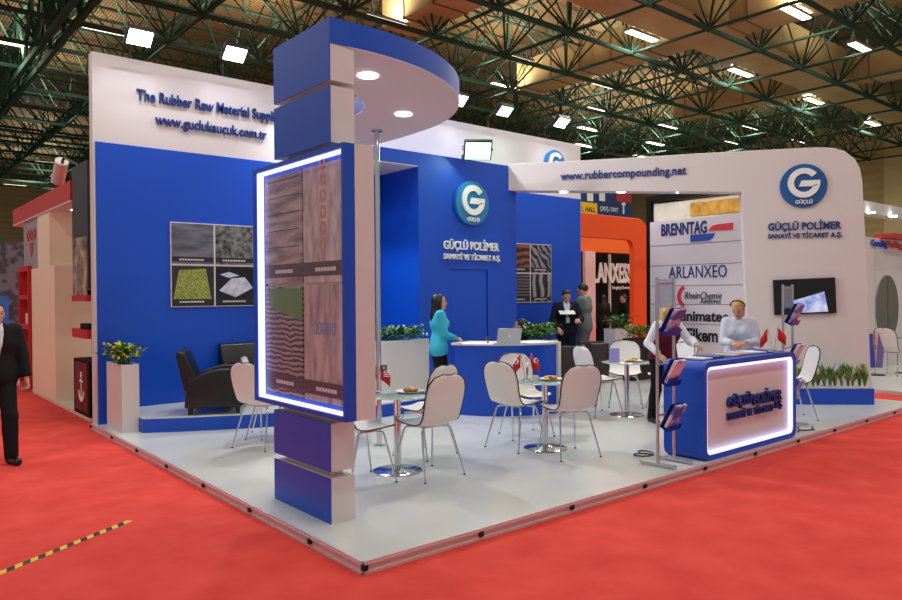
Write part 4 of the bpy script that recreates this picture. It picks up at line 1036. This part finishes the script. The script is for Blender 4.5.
person('man in a navy suit with a blue lanyard looking down at papers', (nx,ny,F), toward(nx,ny,CAM[0],CAM[1])+.25, 1.82, top=NAVY, jacket=True, top_hem=.78, shirt=SHW, legs=SUITB, shoes=SHOE, hair=('short', HAIRB), pitch=26,
       hands={1:(.32,.16,1.14), -1:(.22,-.2,.98)}, lanyard=mat('lanyard_blue', (90,130,206), .6), curl=.6)
q = at(567, 312.5, d=14.25); tag(MB().obox((q[0],q[1],q[2]), (.3,.21,.014), np.array(Matrix.Rotation(R_RIGHT, 3, 'Z')@Matrix.Rotation(.3, 3, 'X'))).build('papers', PAPER), 'sheaf of white papers held between the grey suit and the navy suit', 'papers')
hx, hy = at(523, 400, z=F)[:2]; hq = at(524, 330, d=11.9)
person('person with dark hair sitting in black behind the leaves of the desk planter', (hq[0],hq[1],F), R_RIGHT+PI/2+1.2, 1.78, top=SUITB, top_hem=.86, legs=TRB, shoes=SHOE, hair=('short', HAIRB), hip_z=.5, sit=True, lean=4, female=True,
       hands={1:(.3,.14,.62), -1:(.3,-.14,.62)}, feet={1:(.46,.1,.085), -1:(.46,-.1,.085)}, detail=False)
bp_ = at(663, 423, z=F); bh = toward(bp_[0],bp_[1],5.2,.4)
person('visitor with long fair hair in a maroon vest, standing behind the brochure rack', (bp_[0],bp_[1],F), bh, 1.62, top=SHW, top_hem=.9, legs=TRB, shoes=SHOE, vest=MAROON, hair=('long', HAIRY), female=True, lean=14, pitch=12,
       hands={1:(.5,.2,1.13), -1:(.3,-.26,1.0)}, feet={1:(.06,.1,.085), -1:(-.12,-.1,.085)}, curl=.3)
wx, wy = at(742, 420, y=.92)[:2]
person('blonde woman with a ponytail and pale blue blouse looking down behind the counter', (wx,.95,F), R_RIGHT-PI/2-.45, 1.66, top=SHB, top_hem=.86, legs=TRB, shoes=SHOE, hair=('tail', HAIRY), female=True, lean=12, pitch=30, yaw=-14,
       hands={1:(.36,.1,1.13), -1:(.4,-.05,1.12)}, curl=.5, fdir={1:(.8,-.5,-.1), -1:(.8,.5,-.1)})

# ================================================================== NEIGHBOURING STANDS
ROUGHG = mat('grey_board', (150,150,156), .6); DARK = mat('dark_panel', (44,46,52), .5); BLK = mat('black_board', (10,10,12), .6, spec=.15)
# ---- red, black and cream stand on the left
xs_ = .12
b = MB().box((xs_,7.3,0), (4.5,13.5,.05)); t = b.build('floor_platform', mat('pale_floor', (212,206,192), .35)); struct(t)
MB_ = MB().box((xs_,7.32,.05), (xs_+.5,8.24,2.66)); 
tw2 = thing('poster_tower', 'dark tower with a grey photo strip and an anchor poster, left of the blue wall', 'display tower', (xs_+.25,7.78,.05), world=True)
MB().box((xs_,7.32,1.9), (xs_+.5,8.24,3.74)).build('dark_top', DARK, tw2)
MB().box((xs_+.25,7.32,.9), (xs_+.5,8.24,1.8999)).build('back_board', ROUGHG, tw2)
MB().box((xs_-.008,7.36,1.76), (xs_-.0005,8.2,2.66)).build('photo_strip', noisy('photo_sculpture', (64,62,66), (196,164,128), 5, .5, detail=6), tw2)
b = MB()
for i in range(9):
    a = i*.6; b.ell((xs_-.012, 7.78+.16*math.sin(i*2.1), 1.9+.08*i), (.006,.11,.05), 8, np.array(Matrix.Rotation(.5*i, 3, 'X')))
b.build('print_shape', mat('print_grey', (128,130,138), .5), tw2)
for z_ in (1.72,1.18): MB().box((xs_-.02,7.32,z_), (xs_+.25,8.24,z_+.09 if z_ > 1.5 else z_+.13)).build('shelf', RED, tw2)
MB().box((xs_,7.32,.05), (xs_+.249,8.24,.86)).build('poster_case', BLK, tw2)
pc = MB().box((xs_-.006,7.42,.1), (xs_-.0005,8.14,.82)).build('poster', noisy('poster_dark_red', (54,16,18), (96,26,26), 4, .4), tw2)
fA = ((xs_-.0062,7.76,.46),(0,-1,0),(0,0,1),(-1,0,0)); b = MB()
b.prism([(-.015,-.2),(.015,-.2),(.015,.14),(-.015,.14)], fA, 0, .006).prism([(-.09,.07),(.09,.07),(.09,.1),(-.09,.1)], fA, 0, .0061)
b.ring([(.045*math.cos(q),.18+.045*math.sin(q)) for q in np.linspace(0,2*PI,17)[:-1]], [(.022*math.cos(q),.18+.022*math.sin(q)) for q in np.linspace(0,2*PI,17)[:-1]], fA, 0, .0062)
b.prism([(.17*math.cos(q),-.05+.17*math.sin(q)) for q in np.linspace(PI*1.05,PI*1.95,12)]+[(.13*math.cos(q),-.03+.13*math.sin(q)) for q in np.linspace(PI*1.95,PI*1.05,12)], fA, 0, .0063)
b.build('anchor_emblem', LWHITE, pc)
for k, (z_, lab) in enumerate(((1.812,'small black box on the upper red shelf of the dark tower'),(1.312,'black binder on the lower red shelf of the dark tower'))):
    o = MB().box((xs_+.02,7.7-.3*k,z_), (xs_+.2,8.0-.1*k,z_+.08)).build('box' if k == 0 else 'binder', BLK); tag(o, lab, 'box' if k == 0 else 'binder')
sp = at(60,170,x=.12); t = thing('spotlight', 'white cylinder spotlight on an arm at the top of the dark tower', 'spotlight', sp, world=True)
MB().cyl((sp[0],sp[1]-.14,sp[2]+.12), (sp[0],sp[1]+.18,sp[2]-.16), .1, n=18).build('lamp_head', mat('lamp_white', (200,196,190), .4), t, smooth=True)
MB().tube([(sp[0],sp[1],sp[2]+.02),(sp[0],sp[1]-.3,sp[2]+.16),(sp[0]+.1,8.1,3.76)], .022, 8).build('arm', BLACK, t)
t = thing('red_canopy', 'long red canopy with a pale underside over the cream stand on the left', 'canopy', (1.3,10.8,3.26), world=True)
cp = [(xs_-.02,8.26),(xs_-.02,13.2),(xs_+.12,13.4),(xs_+.4,13.45),(3.8,13.45),(3.8,8.26)]
MB().prism(cp, WF, 3.2601, 3.56).build('fascia', RED, t); MB().prism(cp, WF, 3.24, 3.26).build('soffit', WHITE, t)
for y_ in (12.6, 10.9, 9.4): MB().cyl((xs_+.3,y_,3.225), (xs_+.3,y_,3.2399), .06, n=14).build('downlight', LAMPFACE, t)
t = thing('cream_column', 'broad cream column with a narrow upper part under the red canopy', 'column', (xs_+.3,10.5,.05), world=True)
MB().box((xs_,9.5,.05), (xs_+.6,11.45,2.31)).build('lower_part', CREAM, t); MB().box((xs_,9.85,2.3101), (xs_+.6,10.85,3.239)).build('upper_part', CREAM, t)
t = thing('emblem_panel', 'hanging grey panel with a red emblem left of the cream column', 'panel', (xs_+.3,11.4,2.32), world=True)
MB().box((xs_+.02,10.86,2.32), (xs_+.08,12.3,3.239)).build('board', ROUGHG, t); b = MB(); fE = ((xs_+.019,11.5,2.85),(0,-1,0),(0,0,1),(-1,0,0))
for i in range(3): b.ring([(-.3+.3*i+.11*math.cos(q),.1+.11*math.sin(q)) for q in np.linspace(0,2*PI,13)[:-1]], [(-.3+.3*i+.06*math.cos(q),.1+.06*math.sin(q)) for q in np.linspace(0,2*PI,13)[:-1]], fE, 0, .01)
b.prism([(-.2,-.05),(.2,-.05),(.06,-.25),(0,-.32),(-.06,-.25)], fE, 0, .01); b.build('emblem', RED, t)
t = thing('display_shelf', 'tall red shelf unit with white backs at the left end of the cream stand', 'shelf unit', (xs_+.15,12,.05), world=True)
MB().box((xs_+.2,11.55,.05), (xs_+.25,12.45,2.36)).build('back_board', WHITE, t)
for z_ in (.05,.62,1.18,1.74,2.28): MB().box((xs_-.05,11.55,z_), (xs_+.1999,12.45,z_+.09)).build('shelf', RED, t)
for y_ in (11.5,12.4501): MB().box((xs_-.05,y_,.05), (xs_+.25,y_+.0499,2.37)).build('side_panel', RED, t)
rr = random.Random(2)
its = ['yellow box on the lowest shelf of the red unit','orange box on the lowest shelf of the red unit','black jar on the second shelf of the red unit','white box on the third shelf of the red unit']
for k, (y_, z_, c_) in enumerate(((11.8,.141,(226,190,60)),(12.15,.141,(214,120,50)),(11.9,.711,(30,30,34)),(12.0,1.271,(220,214,206)))):
    o = MB().box((xs_+.0,y_-.1,z_), (xs_+.16,y_+.1,z_+.2)).build('jar' if k == 2 else 'box', mat('goods_%s' % ('yellow','orange','black','white')[k], c_, .5), bevel=.01); tag(o, its[k], 'jar' if k == 2 else 'box')
b = MB().box((1.6,8.3,2.9), (3.7,8.36,3.239)); tag(b.build('red_beam', RED), 'red beam inside the cream stand, seen beneath the canopy', 'beam')
t = thing('inner_wall', 'pale inner wall with a dark doorway behind the cream column', 'wall panel', (3,9,.05), world=True)
MB().box((2.4,8.4,.05), (2.46,13.4,2.4)).build('board', ROUGHG, t); MB().box((2.36,8.9,.05), (2.399,9.7,2.2)).build('dark_opening', BLK, t)
t = thing('cafe_chair', 'small beige chair standing inside the cream stand', 'chair', (1.2,8.9,.05))
MB().box((-.2,-.2,.42), (.2,.2,.46)).build('seat', CREAM, t, bevel=.015); MB().box((.17,-.2,.47), (.2,.2,.85)).build('backrest', CREAM, t, bevel=.012)
for sx in (-.17,.17):
    for sy in (-.17,.17): MB().cyl((sx,sy,0), (sx,sy,.42), .013, n=8).build('leg', CHROME, t)
# far left booth with a patterned wall
b = MB().box((-9,23.5,0), (2.8,23.7,3.6)); o = b.build('patterned_wall', noisy('pattern_grey', (62,62,78), (104,104,118), 3.4, .6, detail=1, lo=.45, hi=.55)); tag(o, 'dark grey patterned booth wall at the far left', 'wall panel')
ap = [(-7.5+1.0*i, 2.45-.018*(i-3)**2) for i in range(10)]
o = MB().prism(ap+[(x_, z_-.85-.05*(x_+3)**2*.2) for x_, z_ in ap[::-1]], ((0,23.3,0),(1,0,0),(0,0,1),(0,1,0)), 0, .18).build('blue_arch', mat('sky_blue_board', (44,104,190), .5)); tag(o, 'curved sky blue board hanging on the patterned wall at the far left', 'sign board')

# ---- orange stand behind
YO = 7.2
def pO(px, py): q = at(px, py, y=YO); return (q[0], q[2])
oq = thing('orange_arch', 'big rounded orange arch framing the black stand behind the blue wall', 'arch', (12,YO,0), world=True)
xr = pO(650.5,300)[0]; zt_ = pO(590,213.5)[1]; xi = pO(634,300)[0]; zi_ = pO(600,238)[1]
out_ = rrect(8.0,.0,xr,zt_,.55,8); inn_ = rrect(8.3,.42,xi,zi_,.22,8)
MB().ring(out_, inn_, ((0,YO,0),(1,0,0),(0,0,1),(0,1,0)), 0, .14).build('arch_frame', ORANGE, oq, bevel=.01, seg=1)
t = thing('orange_header', 'orange header board above the black stand', 'header board', (11.5,9,3.2), world=True)
z1_, z2_ = at(600,252,y=9)[2], at(600,236,y=9)[2]; MB().box((9.5,9,z1_), (at(632.5,245,y=9)[0]+1.5,9.2,z2_)).build('board', mat('orange_board', (246,112,32), .5), t)
MB().box((9.6,9.9,0), (18,10,z1_+.5)).build('black_wall', BLK, t)
MB().box((at(583,300,y=8.99)[0],8.9,0), (at(593,300,y=8.99)[0],8.99,z1_)).build('white_post', mat('post_pink', (232,206,204), .5), t)
for px in (610.5,): 
    q = at(px,300,y=9.6); MB().box((q[0]-.03,9.6,0), (q[0]+.03,9.66,z1_)).build('lit_strip', mat('warm_strip', (240,226,214), .5), t)
a0 = at(592.5,283,y=9.55); a1 = at(631,282,y=9.55); a1[2] = a0[2]
sign('sign_lettering', 'LANXESS', LWHITE, a0, a1, .6, 'large white lettering on the black wall inside the orange arch', .04, .03)
a0 = at(612,290,y=9.55); a1 = at(630,290,y=9.55); sign('sign_lettering', 'Energizing Chemistry', LWHITE, a0, a1, .12, 'tiny white line under the large white lettering in the orange arch', .02, .0)
b = MB().box((8.3,9.0,0), (17,9.88,.05)); struct(b.build('floor_booth', mat('booth_floor', (190,160,140), .4)))
for k, (px, lab, fc) in enumerate(((603,'person in black standing inside the orange arch, back turned',1.2),(624,'person in dark clothes standing at the right inside the orange arch',2.6))):
    q = at(px, 352, y=9.3); person(lab, (q[0],9.3,.06), fc, 1.72, top=SUITB, jacket=False, top_hem=.74, legs=TRB, shoes=SHOE, hair=('long' if k == 0 else 'short', HAIRB), female=k == 0, detail=False, res=.022)
def stool(label, x, y, z):
    t = thing('bar_table', label, 'table', (x,y,z)); MB().cyl((0,0,1.02), (0,0,1.05), .32, n=24).build('tabletop', WHITE, t); MB().cyl((0,0,.02), (0,0,1.02), .035, n=12).build('column', CHROME, t); MB().cyl((0,0,0), (0,0,.02), .25, n=24).build('base', CHROME, t)
q = at(619,350,y=8.4); stool('white standing table inside the orange arch', q[0], 8.4, 0)
# tub chairs and low table in the back corner
def tub(label, x, y, rz):
    t = thing('tub_chair', label, 'armchair', (x,y,F), rz); BR = mat('brown_leather', (46,36,34), .45)
    MB().cyl((0,0,.1), (0,0,.43), .3, .31, n=28).build('seat', BR, t, bevel=.03, smooth=True)
    MB().prism(arc((0,0),.39,75,285)+arc((0,0),.315,285,75), WF, .1, .76).build('backrest', BR, t, bevel=.04, smooth=True)
    for a in (.8,2.4,3.9,5.5): MB().cyl((.22*math.cos(a),.22*math.sin(a),0), (.22*math.cos(a),.22*math.sin(a),.1), .025, n=10).build('foot', BLACK, t)
q = at(601,392,z=F); tub('dark brown tub chair behind the white chair of the furthest table', q[0]+1.0, q[1]+1.1, 2.6)
q = at(562,388,z=F); tub('dark brown tub chair right of the curved desk, half hidden', q[0]+.3, q[1]+.2, 1.0)

# ---- logo board behind the counter
XB = 10.35
def bY(px, py): q = at(px, py, x=XB); return (q[1], q[2])
yl, zl = bY(650,222.5); yr = 2.2
lbd = thing('logo_board', 'tall white board of supplier logos behind the counter, seen through the portal', 'board', (XB,3.6,0), world=True)
MB().box((XB,yr,0), (XB+.2,yl,zl)).build('board', mat('board_lilac', (212,200,207), .5), lbd)
for py in (246,266,286,304,323):
    z_ = bY(655,py)[1]; MB().box((XB-.004,yr+.01,z_-.006), (XB-.0005,yl-.01,z_+.006)).build('joint_line', mat('joint_grey', (120,116,120), .6), lbd)
def bsign(s, m, p0, p1, h, label, bold=.02, ext=.01, shear=0.0, off=.003):
    a0 = at(*p0, x=XB); a1 = at(*p1, x=XB); a1[2] = a0[2]
    return text_mesh('logo_text', s, m, a0, a1, h, ext, bold, lbd, off, shear)
BN = mat('logo_navy', (28,38,110), .5); BRD = mat('logo_red', (206,44,58), .5); BB2 = mat('logo_mid_blue', (34,70,160), .5); BKL = mat('logo_black', (28,28,34), .5)
bsign('BRENNTAG', BN, (661.5,236.5), (707,231.5), .25, '', .03)
def bpoly(pxs, m, name):
    y0_, z0_ = 0, 0; pts_ = [bY(*p_) for p_ in pxs]; MB().prism(pts_, ((XB-.004,0,0),(0,1,0),(0,0,1),(-1,0,0)), 0, .008).build(name, m, lbd)
bpoly([(708,231),(712,226),(717,224.5),(733.5,222.5),(733,229.5)], BRD, 'logo_shape')
bpoly([(690.5,242),(690.5,235),(715.5,233),(713,238),(709,240.5)], BB2, 'logo_shape')
bsign('ARLANXEO', BN, (669,278.5), (727,276.5), .24, '', .0)
bsign('RheinChemie', BKL, (685,299), (722,298.5), .14, '', .0, shear=.2); bsign('Additives', BKL, (700,303.5), (721,303), .1, '', .0, shear=.2)
cq = at(688,296.5,x=XB); ring_ = [(.24*math.cos(q), .24*math.sin(q)) for q in np.linspace(PI*.65,PI*1.35,12)]+[(.18*math.cos(q)+.02, .18*math.sin(q)) for q in np.linspace(PI*1.35,PI*.65,12)]
MB().prism(ring_, (cq,(0,-1,0),(0,0,1),(-1,0,0)), .002, .01).build('logo_shape', BRD, lbd)
bsign('unimatec', BKL, (680.5,321), (728.5,318), .2, '', .03); bsign('Elkem', BKL, (687,341), (718,339), .26, '', .03)
# black frames behind the board
t = thing('black_truss', 'black square frame towering just behind the white logo board', 'frame', (11.2,4.6,0), world=True)
q = at(648.5,202,x=10.9); zz_ = q[2]; yy_ = q[1]
for y_ in (yy_, yy_-2.6):
    MB().box((10.9,y_-.06,0), (11.02,y_+.06,zz_)).build('post', BLK, t)
MB().box((10.9,yy_-2.6,zz_), (11.02,yy_+.06,zz_+.12)).build('beam', BLK, t); MB().box((11.021,yy_-.06,zz_), (14.5,yy_+.06,zz_+.12)).build('beam', BLK, t)
MB().box((10.95,yy_-2.5,zz_-.62), (10.97,yy_-.1,zz_-.06)).build('picture_panel', noisy('panel_pale', (206,196,176), (232,226,214), 2, .6), t)
MB().box((10.93,yy_-2.2,zz_-.4), (10.9499,yy_-1.0,zz_-.12)).build('picture', noisy('picture_gold', (216,166,60), (176,120,40), 6, .6), t)
# hall direction sign
YS = 19.0
def pS(px, py): q = at(px, py, y=YS); return q
h0, h1, h2 = pS(578,213), pS(632,216), pS(578,182)
hs = thing('hall_sign', 'dark blue hall direction sign with a yellow box and white arrow above the orange arch', 'sign', (h0[0],YS,h0[2]), world=True)
MB().box((h0[0]-.5,YS,h0[2]-.3), (h1[0],YS+.2,h2[2]+.8)).build('board', mat('sign_navy', (24,58,112), .5), hs)
ya, yb_ = pS(580,212.5), pS(597,203.5); MB().box((ya[0]-.2,YS-.02,ya[2]), (yb_[0],YS-.001,yb_[2])).build('yellow_box', mat('sign_yellow', (240,190,40), .5), hs)
text_mesh('hall_text', '1. HALL', BKL, ya+np.array((.1,-.02,.07)), np.array((yb_[0]-.15,YS-.02,ya[2]+.07)), .24, .01, .02, hs, .002)
a0, a1 = pS(600,211.5), pS(618,211.5); a1[2] = a0[2]; text_mesh('exit_text', 'ÇIKIŞ / EXIT', LWHITE, a0-np.array((0,.001,0)), a1-np.array((0,.001,0)), .28, .01, .0, hs, .002)

for dx in (.2,2.2): MB().cyl((h0[0]+dx,YS+.1,h2[2]+.8), (h0[0]+dx,YS+.1,12.0), .02, n=6).build('hanger', BLACK, hs)
c_ = pS(623.5,207); MB().prism([(-.06,-.35),(.06,-.35),(.06,.1),(.2,.1),(0,.38),(-.2,.1),(-.06,.1)], (c_,(1,0,0),(0,0,1),(0,-1,0)), .001, .01).build('arrow', LWHITE, hs)
ra, rb_ = pS(616,201.5), pS(631,190); MB().box((ra[0],YS-.02,ra[2]), (rb_[0],YS-.001,rb_[2])).build('red_box', mat('sign_red', (186,44,60), .5), hs)
for k, px in enumerate((590,602)):
    ia = pS(px,200); MB().box((ia[0]-.22,YS-.02,ia[2]-.05), (ia[0]+.22,YS-.001,ia[2]+.4)).build('pictogram', LWHITE, hs)

# ---- white stand on the right
pR0 = at(868,381.2,z=.06); pR1 = at(902,384.5,z=.06); YR = at(885,366,z=.06)[1]
b = MB(); b.box((pR0[0]-1.2,pR1[1]-2.5,0), (pR0[0]-1.2+8,YR+.2,.06)); struct(b.build('floor_side', LAMINATE))
wz = at(868,237,y=YR)[2]; xw0 = at(862,300,y=YR)[0]
rs = thing('side_wall', 'white wall with a red edge and a tall oval mirror in the stand at the right edge', 'wall panel', (xw0+2,YR,.06), world=True)
MB().box((xw0,YR,.06), (xw0+8,YR+.12,wz)).build('board', WHITE, rs)
MB().box((xw0+1.0,YR-.3,wz+.005), (xw0+8,YR+.12,wz+.1)).build('red_edge', RED, rs)
oc = at(886.5,308,y=YR); orx = (at(897.5,308,y=YR)[0]-at(875.5,308,y=YR)[0])/2; orz = oc[2]-at(886.5,350,y=YR)[2]-.25
ov = MB().prism([(orx*math.cos(q), orz*1.05*math.sin(q)) for q in np.linspace(0,2*PI,41)[:-1]], (oc,(1,0,0),(0,0,1),(0,-1,0)), .001, .03).build('oval_mirror', mat('mirror_grey', (150,154,154), .12, .6), rs)
MB().box((oc[0]-.012,YR-.034,oc[2]-orz), (oc[0]+.012,YR-.0305,oc[2]+orz)).build('mirror_split', DARK, ov)
for dx in (-.5,-.28): MB().box((oc[0]+dx*2.4,YR-.006,.07), (oc[0]+dx*2.4+.015,YR-.0005,wz)).build('panel_joint', mat('joint_pale', (190,188,186), .6), rs)
a0 = at(871,248,y=YR-.02); a1 = at(886.5,248.8,y=YR-.02); a1[2] = a0[2]; sign('sign_lettering', 'Consulting', mat('sign_blue', (30,60,180), .5), a0, a1, .2, 'blue lettering high on the white stand wall at the right edge', .02, .03)
a2 = at(887,249,y=YR-.02); a3 = at(901,249.5,y=YR-.02); a3[2] = a0[2]; a2[2] = a0[2]; sign('sign_lettering', 'Trading', mat('sign_redtext', (220,50,50), .5), a2, a3, .2, 'red lettering beside the blue lettering at the right edge', .02, .03)
t = thing('white_header', 'broad white header beam at the right edge behind the portal wall', 'header beam', (20,6,4.2), world=True)
q0 = at(862,200,y=6.0); q1 = at(862,212,y=6.0); MB().box((q0[0]-1,6.0,q1[2]), (q0[0]+14,6.5,q0[2])).build('beam', WHITE, t)
for dx in (.5,2.5): MB().cyl((q0[0]+dx,5.9,q1[2]-.02), (q0[0]+dx,5.9,q1[2]+.03), .12, n=14).build('downlight', LAMPFACE, t)
MB().box((q0[0]+6,6.1,0), (q0[0]+6.3,6.4,q1[2])).build('post', WHITE, t)
# roll-up brochure holder and table there
q = at(877,384-4,z=.06)
t = thing('leaflet_stand', 'slim stand of violet and blue leaflets on the floor of the right stand', 'leaflet stand', (q[0]+.9,q[1]+.35,.06), R_RIGHT)
MB().lathe([(0,0),(.18,0),(.18,.015),(0,.02)], n=20).build('base', BLACK, t); 
for dx, m_ in ((-.1,mat('leaflet_blue',(48,70,170),.5)),(.1,mat('leaflet_violet',(120,100,170),.5))): MB().obox((dx,0,.5), (.13,.02,.7), np.array(Matrix.Rotation(dx*.8,3,'Y'))).build('leaflet_column', m_, t)
MB().cyl((0,.03,.015), (0,.03,.95), .012, n=8).build('pole', CHROME, t)
tq = at(891,372,z=.06); TP2 = dup(TP, (tq[0],tq[1]-.3,.06), .3, 'round glass table in the white stand at the right edge'); TP2['group'] = 'round tables of the right stand'
chair('white chair left of the table in the white stand at the right edge', tq[0]-.5, tq[1]-.2, tq[0], tq[1]-.3, group=None, z=.06)
chair('white chair right of the table in the white stand at the right edge', tq[0]+.25, tq[1]-.85, tq[0], tq[1]-.3, group=None, z=.06)
bowl('small dish of snacks on the table of the white stand at the right edge', tq[0], tq[1]-.3, .06+.747)
